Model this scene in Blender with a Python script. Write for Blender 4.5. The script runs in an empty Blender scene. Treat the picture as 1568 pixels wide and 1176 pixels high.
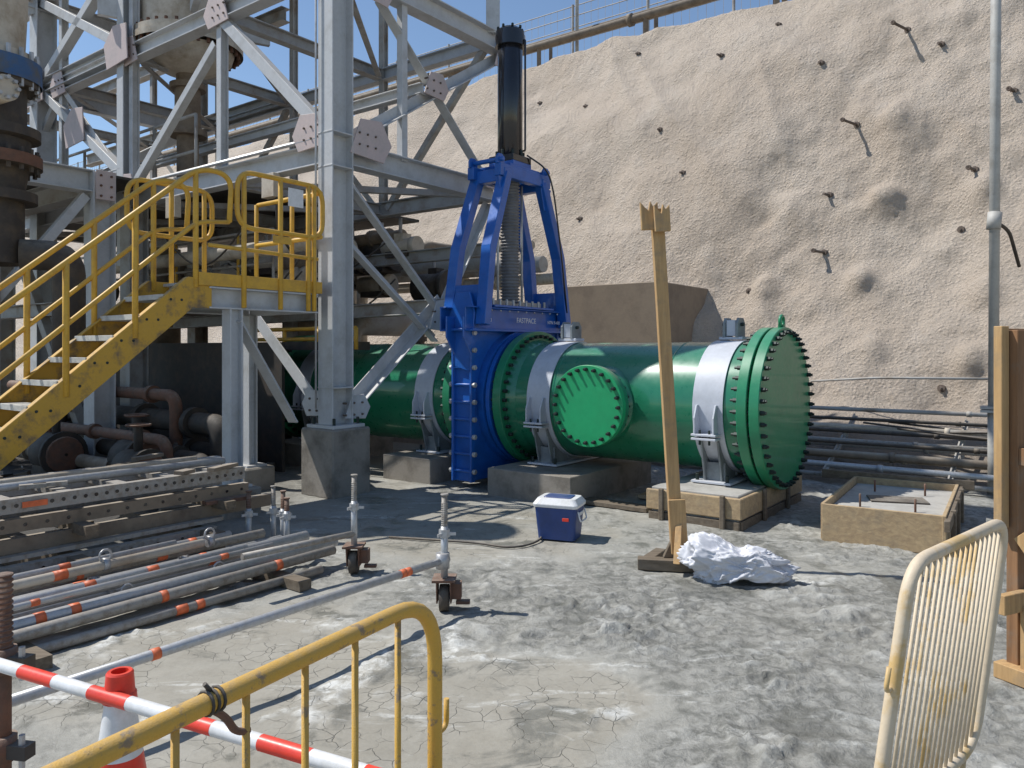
import bpy, bmesh, math, random
from mathutils import Vector, Matrix, noise
random.seed(7)
V=Vector
scene=bpy.context.scene
U=V((.7986,-.6018,0)); N=V((-.6018,-.7986,0)); A=-N; S=-U; Z=V((0,0,1))
def PX(s,d=0,z=0): return V((2.85,8.0,z))+S*s+A*d
# ------------------------------------------------------------ materials
class NT:
    def __init__(s,mat): s.t=mat.node_tree; s.t.nodes.clear()
    def n(s,typ,**kw):
        x=s.t.nodes.new(typ)
        for k,v in kw.items(): setattr(x,k,v)
        return x
    def l(s,a,b): s.t.links.new(a,b)
    def noise(s,co,scale,detail=5,rough=.55,dist=0):
        x=s.n('ShaderNodeTexNoise'); x.inputs['Scale'].default_value=scale; x.inputs['Detail'].default_value=detail
        x.inputs['Roughness'].default_value=rough; x.inputs['Distortion'].default_value=dist
        if co is not None: s.l(co,x.inputs['Vector'])
        return x.outputs['Fac']
    def ramp(s,f,stops):
        x=s.n('ShaderNodeValToRGB'); cr=x.color_ramp
        while len(cr.elements)<len(stops): cr.elements.new(.5)
        for e,(p,c) in zip(cr.elements,stops):
            e.position=p; e.color=(c,c,c,1) if isinstance(c,(int,float)) else (*c,1)
        s.l(f,x.inputs['Fac']); return x.outputs['Color']
    def mix(s,f,a,b,typ='MIX'):
        x=s.n('ShaderNodeMix',data_type='RGBA',blend_type=typ)
        for k,v in ((0,f),(6,a),(7,b)):
            if isinstance(v,(int,float)): x.inputs[k].default_value=v if k==0 else (v,v,v,1)
            elif isinstance(v,tuple): x.inputs[k].default_value=(*v,1)
            else: s.l(v,x.inputs[k])
        return x.outputs[2]
    def math(s,op,a,b=0.0,clamp=False):
        x=s.n('ShaderNodeMath',operation=op,use_clamp=clamp)
        for k,v in ((0,a),(1,b)):
            if isinstance(v,(int,float)): x.inputs[k].default_value=v
            else: s.l(v,x.inputs[k])
        return x.outputs[0]
    def out(s,col,rough,metal=0.0,bump=None,bs=.3,bd=.01,coat=0.0):
        p=s.n('ShaderNodeBsdfPrincipled'); o=s.n('ShaderNodeOutputMaterial')
        for k,v in (('Base Color',col),('Roughness',rough),('Metallic',metal)):
            if isinstance(v,tuple): p.inputs[k].default_value=(*v,1)
            elif isinstance(v,(int,float)): p.inputs[k].default_value=v
            else: s.l(v,p.inputs[k])
        p.inputs['Coat Weight'].default_value=coat
        if bump is not None:
            b=s.n('ShaderNodeBump'); b.inputs['Strength'].default_value=bs; b.inputs['Distance'].default_value=bd
            s.l(bump,b.inputs['Height']); s.l(b.outputs[0],p.inputs['Normal'])
        s.l(p.outputs[0],o.inputs[0]); return p
DUST=(.40,.36,.30)
def M(name,col,rough=.5,metal=0.0,col2=None,sc=6,lo=.45,hi=.7,dust=.5,bump=.15,coat=0.0,dustcol=DUST,thr=.5):
    m=bpy.data.materials.new(name); m.use_nodes=True; t=NT(m)
    co=t.n('ShaderNodeTexCoord').outputs['Object']
    f=t.noise(co,sc,7,.65)
    c2=col2 or tuple(x*.6 for x in col)
    c=t.mix(t.ramp(f,[(lo,0),(hi,1)]),col,c2)
    fine=t.noise(co,sc*9,4,.6)
    c=t.mix(.35,c,t.mix(fine,(.55,.55,.55),(1.25,1.25,1.25)),'MULTIPLY')
    if dust>0:
        g=t.n('ShaderNodeNewGeometry'); sx=t.n('ShaderNodeSeparateXYZ'); t.l(g.outputs['Normal'],sx.inputs[0])
        up=t.ramp(sx.outputs['Z'],[(max(0,thr-.3),.12),(min(1,thr+.35),1)])
        dn=t.ramp(t.noise(co,sc*1.7,6,.7),[(.35,.25),(.65,1)])
        c=t.mix(t.math('MULTIPLY',t.math('MULTIPLY',up,dn),dust),c,dustcol)
    rr=t.math('ADD',t.math('MULTIPLY',fine,.25),rough-.1,True)
    t.out(c,rr,metal,t.noise(co,sc*12,5,.7),bump,.004,coat)
    return m
m_green=M('green_pipe_paint',(.008,.185,.09),.28,0,(.007,.15,.075),1.5,dust=.35,bump=.05,coat=.45,thr=.72,dustcol=(.3,.42,.36))
m_green2=M('green_flange_paint',(.008,.22,.095),.36,0,(.008,.17,.075),2,dust=.35,bump=.06,coat=.2,thr=.75,dustcol=(.3,.42,.36))
m_greenlt=M('green_blind_paint',(.01,.34,.13),.4,0,(.01,.29,.11),2,dust=.1,bump=.05)
m_blue=M('blue_valve_paint',(.009,.115,.47),.34,0,(.007,.085,.34),3,dust=.25,bump=.08,coat=.3,thr=.7,dustcol=(.2,.28,.42))
m_black=M('black_cylinder_paint',(.008,.008,.012),.2,0,dust=.1,bump=.04,coat=.5)
m_bolt=M('dark_bolt_steel',(.02,.035,.032),.5,.3,dust=.1)
m_galv=M('galvanised_bolt',(.5,.5,.5),.4,.4,dust=.2)
m_bell=M('bellows_rubber',(.2,.2,.21),.5,.2,dust=.3)
m_strap=M('grey_strap_paint',(.55,.58,.64),.45,0,(.46,.49,.54),3,dust=.3,bump=.05,thr=.7)
m_saddle=M('grey_saddle_paint',(.24,.27,.28),.55,0,(.15,.16,.17),5,dust=.4)
m_steel=M('grey_structural_paint',(.53,.545,.56),.5,0,(.40,.40,.39),3,lo=.48,hi=.72,dust=.65,bump=.12)
m_steel2=M('dusty_structural_paint',(.38,.38,.37),.6,0,(.24,.19,.14),3,dust=.75,bump=.2)
m_primer=M('pink_primer_gusset',(.56,.46,.44),.6,0,(.48,.42,.40),4,dust=.4)
m_rust=M('rusty_steel',(.17,.08,.05),.8,.1,(.09,.06,.045),9,dust=.5,bump=.5)
m_nail=M('weathered_nail_steel',(.14,.105,.085),.8,.1,(.09,.07,.055),9,dust=.4,bump=.3)
m_brown=M('dusty_brown_pipe',(.22,.17,.12),.75,0,(.11,.08,.055),4,dust=.8,bump=.4)
m_dark=M('dark_dusty_machinery',(.045,.038,.034),.75,0,(.1,.075,.05),5,dust=.5,bump=.3)
m_deck=M('dark_deck_plate',(.05,.045,.04),.8,0,(.08,.065,.05),5,dust=.3,bump=.3)
m_pit=M('shade_dark_machinery_steel',(.03,.026,.023),.7,0,(.065,.045,.032),5,dust=.15,bump=.3)  # near-black base colour stands in for deep shade under the stair
m_beige=M('beige_dusty_paint',(.56,.5,.41),.6,0,(.34,.27,.19),4,dust=.6,bump=.2)
m_yel=M('yellow_rail_paint',(.68,.39,.035),.45,0,(.5,.28,.04),7,dust=.3,bump=.15)
m_yeld=M('yellow_stringer_paint',(.58,.33,.03),.5,0,(.2,.13,.06),6,lo=.5,hi=.66,dust=.35,bump=.2)
m_yelb=M('yellow_barrier_paint',(.64,.37,.05),.5,0,(.28,.19,.1),26,lo=.56,hi=.64,dust=.35,bump=.4)
m_cream=M('faded_cream_barrier_paint',(.68,.56,.40),.55,0,(.62,.42,.17),5,lo=.52,hi=.62,dust=.3,bump=.3)
m_tread=M('galvanised_tread',(.55,.55,.52),.6,.1,dust=.5)
m_tube=M('galvanised_scaffold_tube',(.50,.515,.53),.38,.3,(.40,.40,.39),30,dust=.25,bump=.12)
m_tubed=M('dull_scaffold_tube',(.33,.315,.29),.55,.15,(.2,.165,.13),22,dust=.5,bump=.2)
m_tape=M('orange_tape',(.78,.16,.05),.5,dust=.2)
m_conc=M('aged_concrete',(.27,.245,.21),.9,0,(.12,.105,.085),3,dust=.3,bump=.9)
m_concl=M('pale_concrete',(.42,.41,.38),.9,0,(.28,.27,.25),4,dust=.2,bump=.7)
m_concb=M('brown_concrete',(.26,.205,.15),.9,0,(.19,.145,.11),2,dust=.3,bump=.6)
m_white=M('white_plastic',(.75,.76,.77),.4,0,(.6,.6,.58),9,dust=.2,bump=.03)
m_cool=M('blue_cooler_plastic',(.014,.05,.2),.4,0,(.012,.04,.15),5,dust=.2,bump=.03)
m_redp=M('red_plastic',(.8,.045,.02),.35,0,(.62,.035,.02),8,dust=.15,bump=.03)
m_pole=M('lamp_pole_paint',(.46,.45,.42),.55,0,(.33,.31,.28),5,dust=.3)
m_bluef=M('blue_ring_paint',(.03,.1,.24),.6,0,(.1,.1,.09),6,dust=.5)
def wood(name,c1,c2,axis=0):
    m=bpy.data.materials.new(name); m.use_nodes=True; t=NT(m)
    co=t.n('ShaderNodeTexCoord').outputs['Object']
    mp=t.n('ShaderNodeMapping'); t.l(co,mp.inputs[0]); sc=[30,30,30]; sc[axis]=2.5; mp.inputs['Scale'].default_value=sc
    f=t.noise(mp.outputs[0],1,6,.65,.6)
    c=t.mix(t.ramp(f,[(.3,0),(.7,1)]),c1,c2)
    st=t.ramp(t.noise(co,5,6,.7),[(.5,0),(.72,1)])
    c=t.mix(t.math('MULTIPLY',st,.6),c,(.19,.165,.13))
    t.out(c,.8,0,f,.5,.004); return m
m_woodv=wood('sunburnt_timber',(.54,.35,.16),(.38,.23,.1),2)
m_woodh=wood('formwork_timber',(.5,.37,.21),(.31,.22,.13),0)
m_wooddk=wood('weathered_timber',(.2,.16,.115),(.1,.075,.05),0)
m_ply=wood('brown_plywood',(.3,.16,.075),(.18,.09,.04),2)
# ------------------------------------------------------------ geometry builder
class G:
    def __init__(s,name): s.name=name; s.bm=bmesh.new(); s.mats=[]
    def mi(s,m):
        if m not in s.mats: s.mats.append(m)
        return s.mats.index(m)
    def face(s,vs,mi,smooth=False):
        try:
            f=s.bm.faces.new(vs); f.material_index=mi; f.smooth=smooth; return f
        except ValueError: return None
    def prism(s,pts,o,ex,ey,ez,th,m):
        mi=s.mi(m); o=V(o)
        a=[s.bm.verts.new(o+ex*x+ey*y-ez*th/2) for x,y in pts]
        b=[s.bm.verts.new(o+ex*x+ey*y+ez*th/2) for x,y in pts]
        s.face(a[::-1],mi); s.face(b,mi); n=len(pts)
        for i in range(n): s.face([a[i],a[(i+1)%n],b[(i+1)%n],b[i]],mi)
    def box(s,c,sz,m,ex=V((1,0,0)),ey=V((0,1,0)),ez=None):
        ez=ez or ex.cross(ey)
        x,y=sz[0]/2,sz[1]/2
        s.prism([(-x,-y),(x,-y),(x,y),(-x,y)],c,ex,ey,ez,sz[2],m)
    def frame(s,d):
        d=d.normalized(); up=Z if abs(d.z)<.95 else V((0,1,0))
        a=d.cross(up).normalized(); return d,a,a.cross(d)
    def cyl(s,p1,p2,r,m,r2=None,seg=14,cap=True,smooth=True):
        p1=V(p1);p2=V(p2); r2=r if r2 is None else r2; mi=s.mi(m)
        d,a,b=s.frame(p2-p1)
        A1=[];B1=[]
        for i in range(seg):
            t=2*math.pi*i/seg; q=a*math.cos(t)+b*math.sin(t)
            A1.append(s.bm.verts.new(p1+q*r)); B1.append(s.bm.verts.new(p2+q*r2))
        for i in range(seg):
            j=(i+1)%seg; s.face([A1[i],B1[i],B1[j],A1[j]],mi,smooth and seg>6)
        if cap:
            s.face(A1,mi); s.face(B1[::-1],mi)
    def lathe(s,o,d,prof,m,seg=64,shared=False):
        o=V(o); d,a,b=s.frame(V(d)); mi=s.mi(m)
        q=[a*math.cos(2*math.pi*i/seg)+b*math.sin(2*math.pi*i/seg) for i in range(seg)]
        def ring(p): return [s.bm.verts.new(o+d*p[0]+x*p[1]) for x in q]
        prev=ring(prof[0])
        for k in range(1,len(prof)):
            cur=ring(prof[k]); flat=abs(prof[k][0]-prof[k-1][0])<1e-4
            for i in range(seg):
                j=(i+1)%seg; s.face([prev[i],cur[i],cur[j],prev[j]],mi,not flat)
            prev=cur if shared else (ring(prof[k]) if k<len(prof)-1 else cur)
    def tube(s,pts,r,m,seg=10,closed=False):
        pts=[V(p) for p in pts]; mi=s.mi(m); n=len(pts); rings=[]; pa=None
        for i in range(n):
            if closed: d=(pts[(i+1)%n]-pts[i-1])
            else: d=pts[min(i+1,n-1)]-pts[max(i-1,0)]
            if d.length<1e-6: d=Z.copy()
            d.normalize()
            if pa is None: _,a,b=s.frame(d)
            else:
                a=pa-d*pa.dot(d); a.normalize(); b=a.cross(d)
            pa=a
            rings.append([s.bm.verts.new(pts[i]+(a*math.cos(2*math.pi*k/seg)+b*math.sin(2*math.pi*k/seg))*r) for k in range(seg)])
        for i in range(n if closed else n-1):
            R1=rings[i];R2=rings[(i+1)%n]
            for k in range(seg):
                j=(k+1)%seg; s.face([R1[k],R2[k],R2[j],R1[j]],mi,True)
        if not closed: s.face(rings[0],mi); s.face(rings[-1][::-1],mi)
    def beam(s,p1,p2,h,w,m,kind='H',up=Z,t=.018):
        p1=V(p1);p2=V(p2); d=(p2-p1); L=d.length; d.normalize()
        x=d.cross(up)
        if x.length<1e-3: x=d.cross(V((0,1,0)))
        x.normalize(); y=x.cross(d)
        H=h/2;W=w/2
        if kind=='H': pts=[(-W,-H),(W,-H),(W,-H+t),(t/2,-H+t),(t/2,H-t),(W,H-t),(W,H),(-W,H),(-W,H-t),(-t/2,H-t),(-t/2,-H+t),(-W,-H+t)]
        elif kind=='C': pts=[(-W,-H),(W,-H),(W,-H+t),(-W+t,-H+t),(-W+t,H-t),(W,H-t),(W,H),(-W,H)]
        elif kind=='L': pts=[(-W,-H),(W,-H),(W,-H+t),(-W+t,-H+t),(-W+t,H),(-W,H)]
        else: pts=[(-W,-H),(W,-H),(W,H),(-W,H)]
        s.prism(pts,(p1+p2)/2,x,y,d,L,m)
    def bolts(s,o,d,R,n,r,l1,l2,m,seg=6,ph=0):
        o=V(o); d,a,b=s.frame(V(d))
        for i in range(n):
            t=2*math.pi*(i+ph)/n; c=o+(a*math.cos(t)+b*math.sin(t))*R
            s.cyl(c+d*l1,c+d*l2,r,m,seg=seg)
    def done(s,bevel=0,parent=None):
        bmesh.ops.recalc_face_normals(s.bm,faces=s.bm.faces[:])
        me=bpy.data.meshes.new(s.name); s.bm.to_mesh(me); s.bm.free()
        for m in s.mats: me.materials.append(m)
        ob=bpy.data.objects.new(s.name,me); scene.collection.objects.link(ob)
        if bevel:
            b=ob.modifiers.new('bev','BEVEL'); b.width=bevel; b.segments=1; b.limit_method='ANGLE'; b.angle_limit=math.radians(50)
        if parent: ob.parent=parent
        return ob
def rpath(pts,rad,n=5,closed=False):
    pts=[V(p) for p in pts]; out=[]; L=len(pts)
    for i,p in enumerate(pts):
        if not closed and i in (0,L-1): out.append(p); continue
        a=pts[i-1]; b=pts[(i+1)%L]
        da=(a-p);db=(b-p); r=min(rad,da.length*.49,db.length*.49)
        A1=p+da.normalized()*r; B1=p+db.normalized()*r
        for k in range(n+1):
            t=k/n; out.append(A1*(1-t)**2+p*2*t*(1-t)+B1*t*t)
    return out
def fb(p,o=5): return noise.fractal(p,1.0,2.0,o)
def axis_pts(lo,hi,st,far_lo,far_hi,g=1.25):
    c=[];x=lo
    while x<hi: c.append(x); x+=st
    s=st
    x=c[-1]
    while x<far_hi: s*=g; x+=s; c.append(x)
    s=st; x=lo; pre=[]
    while x>far_lo: s*=g; x-=s; pre.append(x)
    return pre[::-1]+c
# ------------------------------------------------------------ ground
def ground():
    xs=axis_pts(-3.3,4.4,.018,-400,400); ys=axis_pts(1.7,7.4,.018,-60,500)
    bm=bmesh.new(); rows=[]; lay=bm.verts.layers.float.new('churn'); lay2=bm.verts.layers.float.new('rise'); lay3=bm.verts.layers.float.new('rim')
    gs=lambda x,y,cx,cy,rx,ry: math.exp(-(((x-cx)/rx)**2+((y-cy)/ry)**2))
    for y in ys:
        r=[]
        for x in xs:
            z=0;ch=0;rise=.5;rim=0
            if -6<x<8 and 0<y<12:
                n1=fb(V((x*.9,y*.9,3)),4)
                nw=fb(V((x*1.7,y*1.7,33)),5)
                sm=gs(x,y,.08,3.85,.60,.40)+gs(x,y,-.35,3.05,.8,.5)+.9*gs(x,y,-1.5,4.2,1.0,.8)+.65*gs(x,y,.3,7.3,1.6,1.3)+.45*gs(x,y,2.6,5.8,1.2,.4)
                ch=.78+.5*n1+(.2 if x>.6 else .2*max(0,x/.6))-1.1*sm-.22*min(1,max(0,(y-5.8)))
                if x<-.3: ch-=.3*min(1,(-.3-x))
                ch=max(0,min(1,ch)); ch=ch*ch*(3-2*ch)
                z=.014*fb(V((x*1.1,y*1.1,9)),4)
                w1=noise.noise(V((x*2,y*2,31)))*1.5; w2=noise.noise(V((x*2,y*2,47)))*1.5
                a=fb(V((x*6+w1,y*6+w2,1)),6)
                pt=max(0,min(1,.5+1.8*noise.noise(V((x*1.7,y*1.7,71)))))
                c_=1-abs(noise.noise(V((x*10+w2,y*10+w1,16))))*3
                lump=max(0,noise.noise(V((x*14,y*14,5)))-.05)
                # trodden prints : rounded dents with pushed up rims
                d_,_=noise.voronoi(V((x*3.2+w1*.3,y*4.2+w2*.3,2.0)))
                dent=-math.exp(-(d_[0]/.28)**2)+.6*math.exp(-((d_[0]-.42)/.12)**2)
                hh=.034*a+.010*max(0,c_)*pt+.034*lump*pt+.014*dent*pt
                z+=ch*hh*(.4+.6*pt)
                clump=gs(x,y,.62,4.55,.24,.22)+.8*gs(x,y,1.35,3.9,.3,.2)+.8*gs(x,y,.25,5.15,.4,.2)+.7*gs(x,y,2.0,4.6,.35,.25)+.6*gs(x,y,1.1,3.2,.35,.2)
                z+=clump*(.01+.075*abs(a)+.05*lump)
                sn=sm+.42*nw
                rim=max(0,1-abs(sn-.5)/.12)*(1 if y<5.6 else max(0,1-(y-5.6)))*pt
                z+=.012*rim*(.4+2.5*abs(a)); z-=.006*max(0,min(1,(sn-.6)*4))
                rise=.5+hh*9*ch+clump*.04
            v=bm.verts.new((x,y,z)); v[lay]=ch; v[lay2]=rise; v[lay3]=rim; r.append(v)
        rows.append(r)
    for j in range(len(ys)-1):
        for i in range(len(xs)-1):
            f=bm.faces.new((rows[j][i],rows[j][i+1],rows[j+1][i+1],rows[j+1][i])); f.smooth=True
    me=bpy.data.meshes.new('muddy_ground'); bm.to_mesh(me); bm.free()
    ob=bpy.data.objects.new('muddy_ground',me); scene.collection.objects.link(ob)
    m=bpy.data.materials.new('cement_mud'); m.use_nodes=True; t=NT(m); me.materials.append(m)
    co=t.n('ShaderNodeTexCoord').outputs['Object']
    at=t.n('ShaderNodeAttribute',attribute_name='churn').outputs['Fac']
    ri=t.n('ShaderNodeAttribute',attribute_name='rise').outputs['Fac']
    rm=t.n('ShaderNodeAttribute',attribute_name='rim').outputs['Fac']
    big=t.noise(co,.7,5,.6,.4); mid=t.noise(co,4.5,8,.7,.3); fine=t.noise(co,38,6,.7); m2=t.noise(co,13,7,.72,.5); m3=t.noise(co,2.3,7,.65,.8)
    smooth=t.mix(t.ramp(mid,[(.3,0),(.7,1)]),(.25,.23,.185),(.325,.305,.255))
    alt=t.mix(t.ramp(mid,[(.3,0),(.7,1)]),(.24,.235,.205),(.38,.37,.33))
    c=t.mix(t.ramp(at,[(.0,0),(.2,1)]),smooth,alt)
    rough=t.mix(t.ramp(m2,[(.40,0),(.58,1)]),(.125,.127,.112),(.34,.335,.305))
    c=t.mix(t.math('MULTIPLY',t.ramp(at,[(.15,0),(.7,1)]),.85),c,rough)
    c=t.mix(t.math('MULTIPLY',t.ramp(big,[(.4,0),(.6,1)]),.3),c,(.40,.385,.34))
    wet=t.ramp(m3,[(.52,0),(.62,1)])
    c=t.mix(t.math('MULTIPLY',wet,.6),c,(.115,.115,.098))
    wh=t.math('MULTIPLY',t.ramp(ri,[(.56,0),(.78,1)]),t.ramp(m3,[(.36,1),(.52,.12)]))
    rimw=t.math('MULTIPLY',t.ramp(rm,[(.1,0),(.7,1)]),t.math('MULTIPLY',t.ramp(m2,[(.4,.1),(.56,1)]),t.ramp(mid,[(.4,.05),(.55,1)])))
    wh=t.math('MAXIMUM',t.math('MULTIPLY',wh,.85),rimw)
    mp=t.n('ShaderNodeMapping'); mp.inputs['Rotation'].default_value=(0,0,.5); mp.inputs['Scale'].default_value=(.8,3.4,1); t.l(co,mp.inputs[0])
    stk=t.math('MULTIPLY',t.ramp(t.noise(mp.outputs[0],1.4,7,.68,.8),[(.57,0),(.65,1)]),t.ramp(m2,[(.42,0),(.58,.65)]))
    wh=t.math('MAXIMUM',wh,stk)
    c=t.mix(wh,c,(.62,.62,.58))
    wv=t.n('ShaderNodeVectorMath',operation='ADD'); nn=t.n('ShaderNodeTexNoise'); nn.inputs['Scale'].default_value=7; t.l(co,nn.inputs['Vector'])
    sc=t.n('ShaderNodeVectorMath',operation='SCALE'); sc.inputs['Scale'].default_value=.12; t.l(nn.outputs['Color'],sc.inputs[0])
    t.l(co,wv.inputs[0]); t.l(sc.outputs[0],wv.inputs[1])
    vo=t.n('ShaderNodeTexVoronoi',feature='DISTANCE_TO_EDGE'); vo.inputs['Scale'].default_value=10; t.l(wv.outputs[0],vo.inputs['Vector'])
    cr=t.ramp(vo.outputs['Distance'],[(.0,1),(.012,.5),(.03,0)])
    cm=t.math('MULTIPLY',t.math('MULTIPLY',cr,t.math('SUBTRACT',1,t.math('MULTIPLY',at,3.5),True)),t.ramp(t.noise(co,2.6,5,.7),[(.44,0),(.56,1)]))
    c=t.mix(t.math('MULTIPLY',cm,.65),c,(.10,.095,.08))
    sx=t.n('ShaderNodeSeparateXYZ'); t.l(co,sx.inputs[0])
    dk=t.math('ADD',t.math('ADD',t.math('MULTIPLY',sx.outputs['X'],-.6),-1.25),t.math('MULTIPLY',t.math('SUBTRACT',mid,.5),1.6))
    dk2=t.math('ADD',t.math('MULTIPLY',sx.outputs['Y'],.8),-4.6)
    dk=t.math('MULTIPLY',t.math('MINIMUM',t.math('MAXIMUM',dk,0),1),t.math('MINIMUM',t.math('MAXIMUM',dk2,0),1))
    c=t.mix(t.math('MULTIPLY',dk,.92),c,(.04,.035,.03))  # shade under stair and rack painted into the ground colour
    c=t.mix(.5,c,t.mix(fine,(.6,.6,.6),(1.25,1.25,1.25)),'MULTIPLY')
    h=t.math('ADD',t.math('MULTIPLY',m2,t.math('ADD',t.math('MULTIPLY',at,.8),.08)),t.math('MULTIPLY',fine,t.math('ADD',t.math('MULTIPLY',at,.35),.05)))
    h=t.math('SUBTRACT',h,t.math('MULTIPLY',cm,.12))
    rg=t.mix(wet,.85,.34)
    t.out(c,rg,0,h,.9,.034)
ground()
# ------------------------------------------------------------ shotcrete slope
K=.6
mounds=[(-.45,4.55,.27,.24),(-.68,3.04,.23,.22),(-2.3,2.97,.25,.2),(1.06,1.65,.22,.2),(-2.24,4.5,.3,.13),(-.4,5.97,.27,.13),(1.1,4.5,.24,.2),(1.15,2.78,.25,.2),(-.3,1.8,.2,.1),(2.3,3.9,.3,.2),(-3.4,2.2,.3,.1),(.5,3.7,.2,.07)]
def slope_pt(a,z):
    if z<.98:
        k=(.98-z)/1.08; d=4.7-2.9*k
    else: d=4.7+K*(z-.98)
    return V((2.85,8,z))+U*a+A*d
SN=(N+Z*K).normalized()
def slope_disp(a,z):
    big=.36*fb(V((a*.17,z*.2,2)),4)
    g=.2*(1-abs(fb(V((a*.3+z*.22,z*.12-a*.05,5)),3))*2.2)
    edge=(a+3.3)-(z-3.5)*.42+.6*fb(V((a*.5,z*.5,8)),3)
    st=1/(1+math.exp(-edge*4))
    m=.32*st+.15*st*fb(V((a*.9,z*.9,4)),3)
    md=sum(h*math.exp(-(((a-ma)/r)**2+((z-mz)/(r*.95))**2)**1.3) for ma,mz,r,h in mounds if abs(a-ma)<1 and abs(z-mz)<1)
    f=.03*fb(V((a*2.0,z*2.0,1)),4)+.016*fb(V((a*9,z*9,1)),4)
    w=min(1,max(0,(z+.1)/.9))
    return (big+g-m+f)*(.25+.75*w)+md
def slope():
    as_=axis_pts(-12,3.3,.045,-90,30,1.12)
    zs=[];z=-.1
    while z<9.8: zs.append(z); z+=.045
    bm=bmesh.new(); rows=[]
    for z in zs:
        rows.append([bm.verts.new(slope_pt(a,z)+SN*slope_disp(a,z)) for a in as_])
    for dd,dz in ((.2,.04),(.7,.04),(1.5,.0),(4,-.05),(12,-.2),(60,-1)):
        rows.append([bm.verts.new(slope_pt(a,9.8)+SN*slope_disp(a,9.8)*max(0,1-dd/3)+A*dd+Z*dz) for a in as_])
    for j in range(len(rows)-1):
        for i in range(len(as_)-1):
            f=bm.faces.new((rows[j][i],rows[j][i+1],rows[j+1][i+1],rows[j+1][i])); f.smooth=True
    me=bpy.data.meshes.new('shotcrete_slope'); bm.to_mesh(me); bm.free()
    ob=bpy.data.objects.new('shotcrete_slope',me); scene.collection.objects.link(ob)
    m=bpy.data.materials.new('shotcrete'); m.use_nodes=True; t=NT(m); me.materials.append(m)
    co=t.n('ShaderNodeTexCoord').outputs['Object']
    big=t.noise(co,.35,6,.6,.5); mid=t.noise(co,2.2,8,.7); fine=t.noise(co,20,7,.8); vf=t.noise(co,60,4,.7)
    c=t.mix(t.ramp(big,[(.35,0),(.65,1)]),(.57,.475,.38),(.63,.54,.445))
    c=t.mix(t.math('MULTIPLY',t.ramp(mid,[(.45,0),(.7,1)]),.25),c,(.48,.41,.34))
    c=t.mix(t.math('MULTIPLY',t.ramp(fine,[(.53,0),(.66,1)]),.5),c,(.34,.28,.225))
    mp=t.n('ShaderNodeMapping'); mp.inputs['Scale'].default_value=(2.2,2.2,.22); t.l(co,mp.inputs[0])
    strk=t.ramp(t.noise(mp.outputs[0],1,5,.6),[(.52,0),(.68,1)])
    c=t.mix(t.math('MULTIPLY',strk,.25),c,(.68,.61,.53))
    sx=t.n('ShaderNodeSeparateXYZ'); t.l(co,sx.inputs[0])
    lowm=t.math('MULTIPLY',t.ramp(sx.outputs['Z'],[(.5,1),(.95,0)]),.7)
    c=t.mix(lowm,c,(.27,.23,.19))
    vo=t.n('ShaderNodeTexVoronoi',feature='F1'); vo.inputs['Scale'].default_value=16; t.l(co,vo.inputs['Vector'])
    peb=t.ramp(vo.outputs['Distance'],[(.1,1),(.55,0)])
    h=t.math('ADD',t.math('MULTIPLY',fine,1.2),t.math('ADD',t.math('MULTIPLY',mid,.3),t.math('ADD',t.math('MULTIPLY',vf,.35),t.math('MULTIPLY',peb,.35))))
    t.out(c,.95,0,h,1.0,.055)
slope()
nails=[(-.38,7.94,.55),(-1.09,6.04,.5),(.92,4.92,.25),(-1.38,3.64,.35),(-2.63,2.97,.08),(-1.42,4.69,.18),(.76,3.97,.06),(1.44,6.25,.22),(.23,7.5,.12),(-1.93,7.47,.08),(-4.24,8.26,.14),(-5.2,6.44,.08),(-6.67,9.1,.08),(-7.74,7.78,.08),(-4.4,5.33,.1),(-6.75,4.6,.1),(.7,1.31,.08),(-9.5,8.4,.08),(-8.9,6.2,.08),(-3.1,8.9,.08),(1.9,5.0,.1),(2.2,7.2,.2)]
g=G('soil_nail_heads')
for a,z,l in nails:
    p=slope_pt(a,z)+SN*slope_disp(a,z)
    dr=(N+Z*.05+U*-.35).normalized()
    g.cyl(p-dr*.1,p+dr*l,.026,m_nail,seg=8); g.cyl(p-dr*.06,p+dr*(.03),.06,m_nail,seg=10)
    if l>.2: g.cyl(p+dr*(l-.06),p+dr*l,.042,m_nail,seg=6)
g.done()
g=G('concrete_retaining_wall')
g.box(PX(4.35,5.3,1.4),(1.9,2.6,2.95),m_concb,U,A)  # wall colour kept darker than the slope to include the shadow on it
g.box(PX(4.35,3.985,1.6),(1.5,.03,.06),m_nail,U,A)
g.done(.03)
def crest(a,d=0,dz=0):
    return slope_pt(a,9.8)+A*d+Z*dz
g=G('crest_pipeline')
for d,dz,r in ((.1,.62,.11),(.7,1.0,.07)):
    g.cyl(crest(-80,d,dz),crest(25,d,dz),r,m_brown,seg=12)
for i in range(-20,7):
    g.beam(crest(i*3.4,.1,-.5),crest(i*3.4,.1,.55),.12,.12,m_brown,'H'); g.beam(crest(i*3.4,.7,-.5),crest(i*3.4,.7,.95),.1,.1,m_brown,'H')
for i in range(-12,7): g.cyl(crest(i*7.3,.1,.62),crest(i*7.3+.12,.1,.62),.17,m_brown,seg=14)
g.done()
g=G('crest_mesh_fence')
for i in range(-30,12):
    g.cyl(crest(i*2.5,1.6,-.4),crest(i*2.5,1.6,2.3),.04,m_steel2,seg=6)
for h in (1.2,1.6,1.95,2.25): g.cyl(crest(-75,1.6,h),crest(28,1.6,h),.016,m_steel2,seg=5)
for i in range(-300,110): g.cyl(crest(i*.24,1.6,.3),crest(i*.24,1.6,2.25),.006,m_steel2,seg=3,cap=False)
g.done()
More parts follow.
